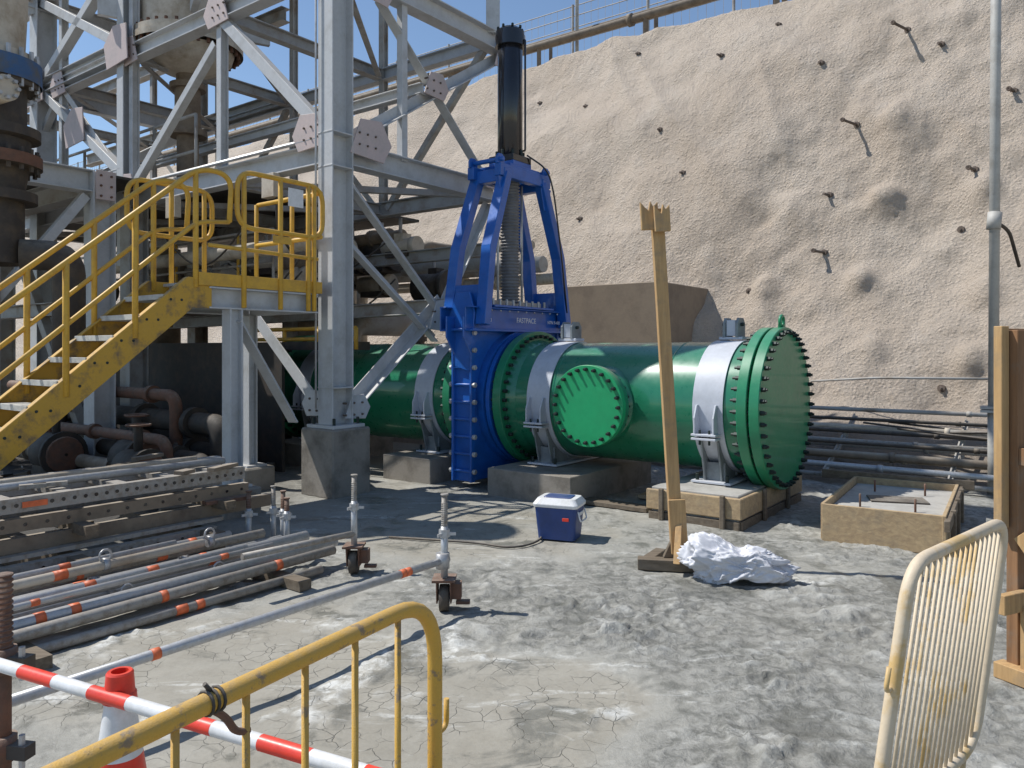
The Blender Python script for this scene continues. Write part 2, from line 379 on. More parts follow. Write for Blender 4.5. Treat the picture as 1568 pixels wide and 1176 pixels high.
g=G('crest_mast'); p=crest(-9.1,.4,-.3); g.cyl(p,p+Z*6,.05,m_pole,seg=8); g.box(p+Z*.1,(.3,.3,.06),m_steel2); g.cyl(p+Z*2.5,p+Z*2.6,.08,m_steel2,seg=8); g.done()
# ------------------------------------------------------------ pipe
ZC=1.09; R=.69; FR=.84
pipe=G('green_slurry_pipe')
def pc(s): return PX(s,0,ZC)
def ring(s0,s1,r,m,seg=96,chamf=.006):
    pipe.lathe(pc(s0),S,[(0,R-.02),(0,r-chamf),(chamf,r),(s1-s0-chamf,r),(s1-s0,r-chamf),(s1-s0,R-.02)],m,seg)
pipe.lathe(pc(0),S,[(0,0.001),(0,FR-.006),(.006,FR),(.094,FR),(.1,FR-.006),(.1,.6)],m_green2,96)
ring(.125,.225,FR,m_green2)
pipe.lathe(pc(0),S,[(.098,.74),(.127,.74)],m_galv,64)
pipe.lathe(pc(.225),S,[(0,R+.03),(.06,R),(2.9,R)],m_green,96)
pipe.bolts(pc(0),S,.79,44,.025,-.038,.27,m_bolt,seg=6)
pipe.bolts(pc(0),S,.79,44,.015,-.058,.30,m_bolt,seg=6)
for s in (1.05,2.45): pipe.lathe(pc(s),S,[(0,R),(.012,R+.006),(.024,R)],m_green,96)
ring(3.12,3.24,FR,m_green2); pipe.lathe(pc(3.0),S,[(0,R),(.12,R+.04)],m_green,96)
pipe.bolts(pc(3.18),S,.775,44,.024,-.11,-.03,m_bolt,seg=6)
ring(3.93,4.05,FR,m_green2); pipe.lathe(pc(4.05),S,[(0,R+.03),(.06,R),(3.55,R)],m_green,96)
pipe.bolts(pc(4.0),S,.775,44,.024,-.02,.12,m_bolt,seg=6)
ring(7.6,7.72,FR,m_green2); ring(7.75,7.87,FR,m_green2); pipe.bolts(pc(7.6),S,.775,44,.024,-.06,.33,m_bolt)
pipe.lathe(pc(5.9),S,[(0,R),(.012,R+.006),(.024,R)],m_green,96)
bc=PX(1.814,0,ZC)
pipe.lathe(bc,N,[(.5,.36),(.84,.36),(.84,.40),(.86,.44),(.925,.44),(.925,.37)],m_green,64)
pipe.lathe(bc,N,[(.5,.43),(.70,.40),(.74,.365)],m_green,64)
pipe.lathe(bc,N,[(.93,.37),(.93,.442),(.995,.442),(1.0,.437),(1.0,.001)],m_greenlt,64)
pipe.bolts(bc,N,.395,24,.022,.8,1.025,m_bolt,seg=6); pipe.bolts(bc,N,.395,24,.014,.77,1.055,m_bolt,seg=8)
pipe.tube([pc(.05)+Z*(FR+.06)+ (A*math.cos(t)+Z*math.sin(t))*.06 for t in [i*math.pi/6 for i in range(12)]],.018,m_green2,closed=True)
pipe.box(pc(.05)+Z*(FR+.0),(.06,.06,.06),m_green2,U,A)
pipe.done()
for s in (.57,2.66,4.5,7.0):
    g=G('pipe_saddle'); c=pc(s); r=R+.006
    g.lathe(c-S*.16,S,[(0,r),(0,r+.012),(.32,r+.012),(.32,r)],m_strap,80)
    for sg in (-1,1):
        k=c+N*sg*(R+.055)-Z*.12
        g.box(k-Z*.13,(.26,.14,.022),m_strap,U,A); g.box(k-Z*.17,(.26,.14,.022),m_strap,U,A)
        for q in (-.10,.10):
            g.prism([(-.06,-.12),(.06,-.12),(.06,.04),(.0,.17),(-.06,.17)],k+U*q,N*sg,Z,U,.018,m_strap)
        for q in (-.05,.05): g.cyl(k+U*q+N*sg*.03-Z*.23,k+U*q+N*sg*.03-Z*.08,.013,m_bolt,seg=6)
    arc=[(math.cos(t)*(R+.02),math.sin(t)*(R+.02)) for t in [math.pi*(1.15+.70*i/14) for i in range(15)]]
    h0=.33-ZC
    poly=[(arc[0][0]-.03,arc[0][1])]+arc+[(arc[-1][0]+.03,arc[-1][1]),(.55,h0),(-.55,h0)]
    for q in (-.09,.09): g.prism(poly,c+U*q,A,Z,U,.02,m_saddle)
    for y in (-.52,-.2,.2,.52): 
        g.box(c+A*y+Z*(h0+.10),(.24,.02,.22 if abs(y)>.4 else .1),m_saddle,U,A)
    g.box(c+Z*(h0+.012),(.42,1.25,.024),m_strap,U,A)
    for y in (-.58,.58):
        for q in (-.16,.16): g.cyl(c+A*y+U*q+Z*(h0+.02),c+A*y+U*q+Z*(h0+.09),.02,m_bolt,seg=6)
    if s<4:
        t0=c+Z*(R+.02)
        g.box(t0+Z*.02+A*.02,(.26,.2,.03),m_strap,U,A)
        for q in (-.07,.07):
            g.prism([(-.11,0),(.11,0),(.11,.15),(.06,.21),(-.06,.21),(-.11,.15)],t0+A*.02+U*q+Z*.03,A,Z,U,.03,m_saddle)
        g.cyl(t0+U*-.12+Z*.17,t0+U*.12+Z*.17,.02,m_bolt,seg=8)
        g.box(t0+Z*.13+A*.02,(.1,.18,.17),m_strap,U,A)
    g.done(.003)
def plinth(s0,s1,d0,d1,h,form,mat=m_concl):
    g=G('concrete_plinth')
    c=PX((s0+s1)/2,(d0+d1)/2,h/2-.02)
    g.box(c,(s1-s0,d1-d0,h+.04),mat,U,A)
    if form:
        L=s1-s0+.08;W=d1-d0
        g.box(PX((s0+s1)/2,d0-.022,h-.12),(L,.04,.2),m_woodh,U,A)
        g.box(PX((s0+s1)/2,d0-.02,h-.30),(L-.04,.03,.12),m_wooddk,U,A)
        g.box(PX(s0-.022,(d0+d1)/2,h-.12),(.04,W,.2),m_woodh,U,A)
        g.box(PX(s0-.02,(d0+d1)/2,h-.30),(.03,W,.12),m_wooddk,U,A)
        for k in (0.15,.85): g.box(PX(s0+(s1-s0)*k,d0-.06,h/2),(.05,.035,h),m_wooddk,U,A)
        for k in (0.3,.7): g.box(PX(s0-.06,d0+(d1-d0)*k,h/2),(.035,.05,h),m_wooddk,U,A)
    g.done(.008)
plinth(.12,1.02,-1.04,.8,.32,True)
plinth(1.95,3.1,-1.1,.8,.32,False,m_conc)
plinth(4.1,4.95,-1.0,.8,.32,False,m_conc); plinth(6.6,7.4,-1,.8,.32,False,m_conc)
g=G('timber_planks'); 
g.box(PX(1.75,-.8,.03),(1.2,.2,.045),m_wooddk,U,A); g.box(PX(1.3,-.2,.05),(.5,.25,.04),m_woodh,(U+A*.1).normalized(),(A-U*.1).normalized()); g.done(.004)
g=G('dusty_process_pipe')
g.lathe(pc(7.87),S,[(0,.8),(.1,.8),(.1,R),(1.4,.5),(7.5,.5)],m_brown,48)
for s in (9.3,9.45,11.2,11.36,13.0,13.15,14.6): g.lathe(pc(s),S,[(0,.49),(0,.64),(.1,.64),(.1,.49)],m_brown,40); g.bolts(pc(s),S,.58,20,.03,-.05,.14,m_dark)
for s in (10.2,12.3,14.1): g.box(PX(s,0,.35),(.3,.8,.75),m_dark,U,A)
g.cyl(pc(12.2),pc(12.2)+Z*2.6,.28,m_brown,seg=24); g.lathe(pc(12.2)+Z*1.1,Z,[(0,.27),(0,.4),(.16,.4),(.16,.27)],m_beige,24)
g.done()
# ------------------------------------------------------------ knife gate valve
vs=3.6
def vp(w,u,z): return PX(vs,w,z)+U*u
g=G('knife_gate_valve')
g.prism([(-.9,2.0),(-.9,.35),(-.86,.1),(-.3,.1),(-.1,.22),(.1,.22),(.3,.1),(.62,.1),(.9,.35),(.9,2.0)],vp(0,0,0),A,Z,U,.24,m_blue)
for q in (-.17,.17):
    g.lathe(vp(0,q,ZC)-U*.06,U,[(0,.5),(0,.85),(.12,.85),(.12,.5)],m_blue,80)
g.lathe(vp(0,.3,ZC)-U*.05,U,[(0,.5),(0,.83),(.06,.83),(.06,.5)],m_blue,80)
g.bolts(vp(0,.36,ZC),U,.775,44,.024,-.08,.02,m_bolt)
g.lathe(vp(0,-.26,ZC)-U*.03,U,[(0,.5),(0,.83),(.06,.83),(.06,.5)],m_blue,80)
for sg in (-1,1):
    g.box(vp(sg*.915,0,1.05),(.30,.03,1.92),m_blue,U,A)
    g.box(vp(sg*.95,-.145,1.05),(.03,.08,1.92),m_blue,U,A) ; g.box(vp(sg*.95,.145,1.05),(.03,.08,1.92),m_blue,U,A)
    for i in range(9):
        z=.22+i*.21
        g.cyl(vp(sg*.955,-.2,z),vp(sg*.955,.2,z),.018,m_blue,seg=8)
        for q in (-.185,.185): g.cyl(vp(sg*.955,q-.022,z),vp(sg*.955,q+.022,z),.034,m_galv,seg=6)
for q in (-.2,.2):
    g.beam(vp(-1.10,q,2.07),vp(1.0,q,2.07),.3,.1,m_blue,'C')
g.box(vp(0,0,1.94),(.5,2.1,.03),m_blue,U,A); g.box(vp(0,0,2.24),(.52,1.3,.03),m_blue,U,A)
for i in range(9):
    w=-.56+i*.14
    for q in (-.16,.16): g.cyl(vp(w,q,2.24),vp(w,q,2.34),.02,m_galv,seg=6)
g.box(vp(0,0,2.29),(.2,1.15,.07),m_beige,U,A)
for i in range(11):
    w=-.9+i*.18; g.cyl(vp(w,.255,2.18),vp(w,.275,2.18),.014,m_galv,seg=6)
for sg in (-1,1):
    g.prism([(-.14,-.55),(.12,-.62),(.2,.1),(.12,.35),(-.1,.35),(-.2,.05)],vp(sg*.96,0,2.05),U,Z,A,.03,m_blue)
    g.prism([(0,-.35),(.18,-.1),(.18,.15),(0,.15)],vp(sg*.95,.15,1.95),A*sg,Z,U,.025,m_blue)
    g.prism([(0,-.35),(.18,-.1),(.18,.15),(0,.15)],vp(sg*.95,-.12,1.95),A*sg,Z,U,.025,m_blue)
for sw in (-1,1):
    for su in (-1,1):
        a=vp(sw*.90,su*.27,2.0); k=vp(sw*.76,su*.25,2.95); b=vp(sw*.40,su*.22,3.9)
        for p,q in ((a,k),(k,b)):
            g.beam(p,q+(q-p).normalized()*.02,.15,.12,m_blue,'B',up=U)
    g.box(vp(sw*.87,0,2.32),(.5,.025,.34),m_blue,U,A)
    g.beam(vp(sw*.42,-.28,3.9),vp(sw*.42,.28,3.9),.16,.12,m_blue,'B')
    g.prism([(-.12,0),(.12,0),(.04,-.3),(-.04,-.3)],vp(sw*.46,.25,3.86),A,Z,U,.02,m_blue)
for su in (-1,1): g.beam(vp(-.55,su*.22,3.95),vp(.55,su*.22,3.95),.16,.1,m_blue,'B')
g.box(vp(0,0,4.04),(.5,.65,.05),m_blue,U,A)
for w in (-.5,.5):
    for u_ in (.22,-.22): g.prism([(-.08,0),(.08,0),(.08,.08),(.04,.13),(-.04,.13),(-.08,.08)],vp(w,u_,4.02),A,Z,U,.03,m_blue)
    g.cyl(vp(w,-.25,4.08),vp(w,.28,4.08),.03,m_blue,seg=12)
prof=[];z=2.3
while z<3.88: prof+= [(z,.10),(z+.02,.135)]; z+=.042
g.lathe(vp(0,0,0),Z,prof,m_bell,28,shared=True)
g.cyl(vp(0,0,3.86),vp(0,0,4.02),.12,m_saddle,seg=20)
for w in (-.26,.26): g.cyl(vp(w,0,2.25),vp(w,0,3.9),.016,m_galv,seg=8)
g.box(vp(0,0,4.10),(.4,.4,.08),m_blue,U,A); g.box(vp(0,0,4.18),(.4,.4,.09),m_black,U,A)
g.cyl(vp(0,0,4.22),vp(0,0,5.82),.165,m_black,seg=40)
g.lathe(vp(0,0,5.82),Z,[(-.14,.165),(-.14,.2),(.0,.2),(.0,.19),(.06,.19),(.1,.14),(.1,0.001)],m_black,40)
for a_ in range(8):
    t=a_*math.pi/4+.2; q=V((math.cos(t),math.sin(t),0))*.178
    g.cyl(vp(0,0,5.9)+q*.9,vp(0,0,5.94)+q*.9,.02,m_bolt,seg=6)
    g.cyl(vp(0,0,4.22)+q,vp(0,0,4.3)+q,.022,m_bolt,seg=6)
g.tube(rpath([vp(.05,.17,4.3),vp(.05,.21,4.3),vp(.05,.21,5.75),vp(.05,.16,5.75)],.03),.014,m_black,8)
g.tube(rpath([vp(.1,.2,4.25),vp(.4,.33,4.1),vp(.5,.36,3.8),vp(.7,.36,2.9),vp(.85,.34,2.2)],.2),.012,m_black,8)
valve=g.done(.006)
for txt,w,sz in (('FASTPACE',-.2,.075),('S 160',-.85,.05),('NTN 9-400',.5,.05)):
    cu=bpy.data.curves.new('lettering','FONT'); cu.body=txt; cu.size=sz*1.25; cu.extrude=.001
    o=bpy.data.objects.new('lettering',cu); scene.collection.objects.link(o); cu.materials.append(m_white)
    o.matrix_world=Matrix.Translation(vp(w,.256,2.04))@Matrix((A,Z,U)).transposed().to_4x4()
    o.parent=valve
# ------------------------------------------------------------ steel pipe rack
M0=V((-2.09,9.15,0))
def TP(a,b,z): return M0+S*a+A*b+Z*z
ped=G('concrete_pedestal'); ped.box(TP(0,0,.38),(.58,.58,.80),m_conc,U,A); ped.done(.02)
g=G('steel_pipe_rack')
def HB(p,q,h=.3,w=.25,m=m_steel,k='H',up=Z): g.beam(p,q,h,w,m,k,up)
def gus(p,ex,ey,ez,s=.35,m=m_primer,ang=0):
    g.prism([(-s,-s*.6),(s*.6,-s*.7),(s,0),(s*.5,s*.8),(-s*.5,s*.7)],p,ex,ey,ez,.02,m)
    for i in range(3):
        for j in range(2):
            g.cyl(p+ex*(-.2+.13*i)+ey*(-.08+.14*j)-ez*.03,p+ex*(-.2+.13*i)+ey*(-.08+.14*j)+ez*.03,.015,m_nail,seg=6)
HB(TP(0,0,.8),TP(0,0,12),.32,.26,m_steel,'H',up=A)
g.box(TP(0,0,.80),(.48,.48,.04),m_steel,U,A)
for a_,b_ in ((-.18,-.18),(.18,-.18),(.18,.18),(-.18,.18)): g.cyl(TP(a_,b_,.8),TP(a_,b_,.9),.02,m_bolt,seg=6)
for z in (1.25,4.25,3.85): g.box(TP(0,0,z),(.27,.33,.02),m_steel,U,A)
L1=4.04; L2=6.3
cols=[0,2.35,4.75,7.2,9.8]
HB(TP(.15,0,L1),TP(10,0,L1),.26,.2); HB(TP(.15,0,L2),TP(10,0,L2),.24,.2)
HB(TP(0,0,8.6),TP(10,0,8.6),.28,.22)
for z in (L1,L2,8.6): HB(TP(0,.17,z),TP(0,3.6 if z>5 else 3.0,z),.28,.22)
HB(TP(0,3,L1),TP(10,3,L1),.24,.18,m_steel2); HB(TP(0,3,L2),TP(10,3,L2),.2,.16,m_steel)
HB(TP(0,3,3.2),TP(10,3,3.2),.2,.15,m_steel2)
HB(TP(0,1.5,5.2),TP(9,1.5,5.2),.15,.13,m_steel)
for a in cols[1:]:
    g.beam(TP(a,0,L1+.14),TP(a,0,12),.12,.11,m_steel,'H',up=A)
    g.beam(TP(a,3,L1+.13),TP(a,3,11),.12,.11,m_steel2,'H',up=A)
    for z in (L1,L2): HB(TP(a,.1,z-.01),TP(a,2.9,z-.01),.18,.15,m_steel2)
for a in (4.75,9.8):
    g.beam(TP(a,0,0),TP(a,0,L1-.14),.3,.3,m_steel2,'H',up=A); g.beam(TP(a,3,0),TP(a,3,L1-.14),.3,.3,m_steel2,'H',up=A)
def dg(p,q,h=.11,w=.11,m=m_steel,k='L'): g.beam(p,q,h,w,m,k,up=Z)
dg(TP(.15,-.02,4.3),TP(2.3,-.02,6.2),.15,.12,m_steel,'B'); dg(TP(2.45,-.02,5.9),TP(4.6,-.02,4.3)); dg(TP(4.9,0,4.3),TP(7.1,0,6.2)); dg(TP(7.3,0,6.2),TP(9.7,0,4.3))
dg(TP(2.4,-.02,6.5),TP(4.7,-.02,8.4)); dg(TP(2.3,-.02,6.5),TP(.1,-.02,8.4))
for a in (2.35,4.75,7.2):
    gus(TP(a,-.1,6.3),S,Z,A,.3); 
gus(TP(.35,-.13,4.3),S,Z,A,.3); gus(TP(4.75,-.12,4.2),S,Z,A,.28)
for i in range(0,4):
    a0,a1=cols[i],cols[i+1]; dg(TP(a0+.1,3,L1 if i%2 else L2),TP(a1-.1,3,L2 if i%2 else L1),.1,.1,m_steel2)
    dg(TP(a0+.1,.2,L2-.05),TP(a1-.1,2.8,L2-.05),.09,.09,m_steel2)
    dg(TP(a0+.1,2.8,L1-.05),TP(a1-.1,.2,L1-.05),.09,.09,m_steel2)
dg(TP(.02,.75,6.15),TP(.02,3.0,4.15),.15,.15); dg(TP(-.02,.2,4.25),TP(-.02,3.2,6.15),.14,.14)
gus(TP(0,.45,4.25)+U*.12,A,Z,U,.34); gus(TP(0,1.65,5.25)+U*.1,A,Z,U,.24); gus(TP(0,2.9,4.2)+U*.12,A,Z,U,.22); gus(TP(0,3.2,6.1)+U*.14,A,Z,U,.34); gus(TP(0,.5,6.2)+U*.14,A,Z,U,.34)
g.beam(TP(0,1.1,L1+.1),TP(0,1.1,L2-.1),.1,.1,m_steel,'B',up=A)
dg(TP(0,.2,3.75),TP(0,2.0,2.1),.13,.13); dg(TP(0,.2,3.0),TP(0,1.75,1.85),.12,.12,m_steel)
dg(TP(0,.2,1.0),TP(0,1.9,2.4),.16,.16,m_steel,'L'); gus(TP(0,1.8,2.15)+U*.1,A,Z,U,.3,m_steel); gus(TP(0,.25,1.0)+U*.1,A,Z,U,.2,m_steel)
dg(TP(0,1.9,2.3),TP(0,2.9,3.9),.12,.12)
dg(TP(.2,0,1.0),TP(1.7,0,2.3),.16,.16,m_steel,'L'); gus(TP(.28,0-.1,1.05),S,Z,A,.22,m_steel)
HB(TP(1.6,0,2.35),TP(5,0,2.35),.2,.16,m_steel2)
HB(TP(0,1.9,2.3),TP(7,1.9,2.2),.2,.18,m_steel2)
HB(TP(-.0,0,11),TP(10,0,11),.28,.22); HB(TP(0,3,8.6),TP(10,3,8.6),.28,.22); HB(TP(0,3,6.4),TP(0,3,11),.25,.2)
dg(TP(0,0,6.5),TP(0,3,8.5)); dg(TP(0,3,8.7),TP(0,0,10.9)); HB(TP(0,0,11),TP(0,3,11))
for b_,z_ in ((-.12,L1+.17),(-.07,L1+.2)): g.cyl(TP(.2,b_,z_),TP(9,b_,z_),.022,m_galv,seg=8)
g.cyl(TP(.12,-.2,1.0),TP(.12,-.2,7.5),.012,m_galv,seg=8)
for a_,z_ in ((1.1,L1-.28),(3.4,L1-.3)): g.box(TP(a_,-.12,z_),(.25,.1,.3),m_beige,S,A)
g.tube(rpath([TP(1.0,-.1,L1-.4),TP(1.0,-.1,3.2),TP(1.6,.6,3.0),TP(2.4,1.2,3.2)],.3),.018,m_dark,8)
g.tube(rpath([TP(0,3.1,3.4),TP(0,3.9,3.2),TP(0,4.0,2.2),TP(0,3.6,1.8)],.3),.02,m_dark,8)
g.done(.004)
g=G('overhead_platform_deck')
g.box(TP(6.6,2.6,L1+.17),(6.5,4.6,.05),m_deck,S,A)
g.box(TP(6.2,1.6,8.78),(5.0,2.6,.05),m_deck,S,A)  # this deck and the next are out of view, added for their shadow
g.box(TP(5.5,1.4,11.18),(8.5,2.4,.05),m_deck,S,A)
for i in range(6): g.cyl(TP(3.6+i*1.2,.35,L1+.2),TP(3.6+i*1.2,.35,L1+1.2),.025,m_steel2,seg=8)
for z in (.65,1.2): g.cyl(TP(3.6,.35,L1+z),TP(9.6,.35,L1+z),.025,m_steel2,seg=8)
g.done()
g=G('process_vessel')
vc=V((-5.3,12.6,6.75))
g.lathe(vc,-Z,[(-2.5,.72),(0,.72),(0,.84),(.1,.84),(.1,.86),(.2,.86)],m_beige,48)
g.lathe(vc-Z*.2,-Z,[(0,.72),(.12,.68),(.24,.55),(.33,.38),(.37,.2),(.38,.18)],m_beige,48,shared=True)
g.bolts(vc-Z*.1,Z,.79,32,.028,-.16,.16,m_rust)
g.lathe(vc-Z*.58,-Z,[(0,.18),(.15,.18),(.15,.28),(.24,.28),(.24,.2),(.9,.2),(.9,.3),(1.0,.3),(1.0,.17),(1.7,.17)],m_brown,24)
for k in range(4):
    t=k*math.pi/2+.5; g.beam(vc+V((math.cos(t)*.8,math.sin(t)*.8,.3)),vc+V((math.cos(t)*1.3,math.sin(t)*1.3,.3)),.3,.1,m_steel,'B')
g.done()
g=G('vertical_pump_assembly')
c=V((-5.47,8.1,0))
g.lathe(c,Z,[(2.6,.3),(3.25,.3),(3.25,.42),(3.35,.42),(3.35,.3),(3.6,.34),(3.62,.46),(3.74,.46),(3.75,.36),(3.9,.36),(3.92,.45),(4.02,.45),(4.03,.32),(4.45,.32),(4.45,.44),(4.52,.44),(4.52,.38)],m_dark,40)
g.lathe(c,Z,[(3.62,.465),(3.74,.465)],m_rust,40)
g.lathe(c,Z,[(4.5,.46),(4.72,.46),(4.72,.36)],m_bluef,40)
g.lathe(c,Z,[(4.72,.4),(4.8,.4),(4.8,.3),(5.6,.34),(5.6,.5),(5.75,.5),(5.75,.36),(7.5,.36)],m_beige,40)
g.bolts(c+Z*4.62,Z,.42,20,.025,-.2,.2,m_galv); g.bolts(c+Z*3.68,Z,.42,20,.025,-.12,.12,m_dark); g.bolts(c+Z*5.67,Z,.46,20,.025,-.12,.12,m_galv)
g.cyl(c+V((.2,-.3,4.3)),c+V((.45,-.45,4.3)),.13,m_beige,seg=20); g.bolts(c+V((.45,-.45,4.3)),V((.25,-.15,0)),.1,8,.02,-.02,.05,m_galv)
g.tube(rpath([c+V((.3,0,2.7)),c+V((.7,.2,2.7)),c+V((.7,.2,1.2))],.2),.16,m_dark,16)
g.done()
g=G('steel_support_frame')
C1=V((-5.72,10.7,0))
g.beam(C1,C1+Z*4.15,.3,.3,m_steel,'H',up=A)
g.beam(C1+Z*4.0+N*.15,C1+Z*4.0+N*4.5,.3,.25,m_steel,'H'); 
g.beam(C1+N*1.35,C1+N*1.35+Z*3.85,.2,.2,m_steel2,'H',up=A)
g.beam(C1+Z*4.0+S*.1,C1+Z*4.0+S*5,.3,.25,m_steel2,'H')
g.beam(C1+Z*2.3,C1+Z*2.3+S*5,.2,.2,m_steel2,'H'); g.beam(C1+N*.2+Z*3.8,C1+N*1.3+Z*2.3,.12,.12,m_steel,'B')
g.beam(C1+S*.3+Z*.3,C1+S*3+Z*3.6,.14,.14,m_steel2,'B')
g.box(C1+S*2.5+N*1.2+Z*4.18,(4.6,5.6,.04),m_deck,S,N)  # floor plate added to shade the ground and machinery below
g.box(C1+Z*3.95+U*.17,(.02,.26,.4),m_primer,U,A)
for i in range(3):
    for j in (-.07,.07): g.cyl(C1+U*.17+A*j+Z*(3.8+i*.14),C1+U*.2+A*j+Z*(3.8+i*.14),.018,m_rust,seg=6)
g.done(.004)
g=G('steel_lattice_tower')
def TF(a,b,z): return V((-8.45,13.9,0))+S*a+A*b+Z*z
g.beam(TF(0,0,0),TF(0,0,10),.34,.3,m_steel,'H',up=A); g.beam(TF(0,3,0),TF(0,3,10),.3,.3,m_steel2,'H',up=A); g.beam(TF(-3,0,3),TF(-3,0,10),.2,.2,m_steel,'H',up=A)
for z in (4.4,6.4,8.0):
    g.beam(TF(-3,0,z),TF(5,0,z),.26,.2,m_steel,'H'); g.beam(TF(0,-3,z-.1),TF(0,3,z-.1),.26,.2,m_steel,'H'); g.beam(TF(-3,3,z),TF(5,3,z),.26,.2,m_steel2,'H')
for a0,z0,a1,z1 in ((-.1,6.3,-2.9,4.5),(-.1,6.5,-2.9,7.9),(.1,4.5,2.8,6.3),(-2.9,6.5,-.1,7.9)):
    g.beam(TF(a0,-.02,z0),TF(a1,-.02,z1),.15,.15,m_steel,'B')
for b0,z0,b1,z1 in ((-.1,6.2,-2.9,4.5),(-2.9,6.4,-.1,7.8),(.1,4.4,2.9,6.3)):
    g.beam(TF(.02,b0,z0),TF(.02,b1,z1),.15,.15,m_steel,'B')
g.beam(TF(0,-3,2.5),TF(0,-3,9.5),.2,.2,m_steel,'H',up=A)
for p in (TF(0,-.15,6.35),TF(-3,-.15,6.4),TF(0,-.15,4.4),TF(-1.5,-.12,5.4)): g.prism([(-.35,-.25),(.3,-.3),(.4,.1),(.1,.35),(-.3,.3)],p,S,Z,A,.02,m_primer)
g.done(.004)
g=G('process_pipework')
rnd=random.Random(3)
def fl(p,d,r,m): g.lathe(p,d,[(-.05,r),(-.05,r*1.45),(.05,r*1.45),(.05,r)],m,20)
for i in range(20):
    a=rnd.uniform(.8,2.5); b=rnd.uniform(.6,6.5); z=rnd.uniform(.35,3.7); r=rnd.choice([.06,.08,.11,.16,.22]); L=rnd.uniform(3,9); m=rnd.choice([m_brown,m_beige,m_dark,m_brown,m_steel2])
    if b<1.9 and z<2.2 : b+=2
    if i%3: 
        pts=[TP(a,b,z),TP(a+L,b,z),TP(a+L,b,max(.3,z-rnd.uniform(.5,2)))]; g.tube(rpath(pts,.3),r,m,12)
        for k in range(2): fl(TP(a+rnd.uniform(.3,L-.4),b,z),S,r,m)
    else:
        g.tube(rpath([TP(a+L*.5,b,0),TP(a+L*.5,b,z+.6),TP(a+L*.5,b+2,z+.6)],.3),r,m,12); fl(TP(a+L*.5,b,z*.6),Z,r,m)
for i in range(22):
    a=rnd.uniform(1.6,8); b=rnd.uniform(.6,4.5); z=rnd.choice([.4,.5,2.75,2.9,3.1,2.8,3.4]); m=rnd.choice([m_beige,m_dark,m_brown,m_beige])
    p=TP(a,b,z); r=rnd.uniform(.12,.28)
    g.cyl(p,p+S*.7,r,m,seg=20); g.cyl(p-S*.05,p+S*.06,r*1.15,m,seg=20); g.box(p+S*.35-Z*r,(.5,r*1.8,.1),m_dark,S,A); g.box(p+S*.3+Z*r,(.2,.2,.16),m,S,A)
    g.cyl(p+S*.35,p+S*.35+Z*(r+.35),.03,m_steel2,seg=8)
g.box(TP(6,2.6,2.42),(7,3.2,.06),m_deck,S,A)
for i in range(9): g.cyl(TP(2.6+i*.9,1.0,2.45),TP(2.6+i*.9,1.0,3.5),.024,m_yel if i%2 else m_steel2,seg=8)
for z in (3.0,3.5): g.cyl(TP(2.6,1.0,z),TP(9.8,1.0,z),.022,m_steel2,seg=8)
for i in range(7):
    a=rnd.uniform(1,3); b=rnd.uniform(.2,2.5); z=rnd.uniform(2.2,3.6); n_=14; L=rnd.uniform(2,4)
    g.tube([TP(a+L*k/n_,b,z-.5*math.sin(math.pi*k/n_)) for k in range(n_+1)],.014,m_dark,6)
g.done()
# drain pumps, valves and low pipes coloured dark for the deep shade under the stair
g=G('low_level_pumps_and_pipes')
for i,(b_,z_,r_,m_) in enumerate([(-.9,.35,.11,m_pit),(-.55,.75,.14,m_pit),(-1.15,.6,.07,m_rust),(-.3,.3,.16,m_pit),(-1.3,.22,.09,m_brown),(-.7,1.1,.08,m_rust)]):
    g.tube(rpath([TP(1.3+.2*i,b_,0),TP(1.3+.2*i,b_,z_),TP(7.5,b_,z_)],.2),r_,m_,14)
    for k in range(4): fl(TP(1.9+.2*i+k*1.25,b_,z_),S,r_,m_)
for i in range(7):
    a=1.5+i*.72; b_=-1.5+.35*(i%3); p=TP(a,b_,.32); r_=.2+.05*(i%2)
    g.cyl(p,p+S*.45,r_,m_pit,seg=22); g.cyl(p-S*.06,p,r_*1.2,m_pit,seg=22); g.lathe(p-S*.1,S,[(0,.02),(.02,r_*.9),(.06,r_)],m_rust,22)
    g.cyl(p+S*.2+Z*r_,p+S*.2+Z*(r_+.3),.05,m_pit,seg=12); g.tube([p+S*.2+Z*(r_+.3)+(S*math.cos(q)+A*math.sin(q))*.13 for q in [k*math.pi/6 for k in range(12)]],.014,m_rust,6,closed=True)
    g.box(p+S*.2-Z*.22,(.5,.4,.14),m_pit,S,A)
g.box(TP(5,.55,.9),(6.5,.05,1.8),m_pit,S,A)  # dark back panel added in place of the deep shade here
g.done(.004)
g=G('debris_heap')
for i in range(70):
    x=rnd.uniform(-7,-3.3); y=rnd.uniform(8.0,10.5); sz=rnd.uniform(.05,.22); e=V((rnd.uniform(-1,1),rnd.uniform(-1,1),rnd.uniform(-.2,.2))).normalized(); f=e.cross(Z).normalized()
    p=V((x,y,rnd.uniform(.02,.15)))
    if i%3: g.box(p,(sz*2,sz*.6,sz*.4),rnd.choice([m_pit,m_deck,m_pit,m_wooddk]),e,f)  # debris coloured dark to carry the shade under the stair
    else: g.cyl(p,p+e*sz*3,sz*.15,rnd.choice([m_pit,m_rust,m_brown]),seg=12)
g.done()
g=G('yellow_equipment_guard')
for z in (2.0,1.85): g.cyl(TP(1.0,1.2,z),TP(3.4,1.2,z),.03,m_yel,seg=8)
for a in (1.0,1.8,2.6,3.4): g.cyl(TP(a,1.2,1.7),TP(a,1.2,2.0),.03,m_yel,seg=8)
g.box(TP(2.2,1.3,1.75),(2.2,.5,.12),m_dark,S,A); g.done()
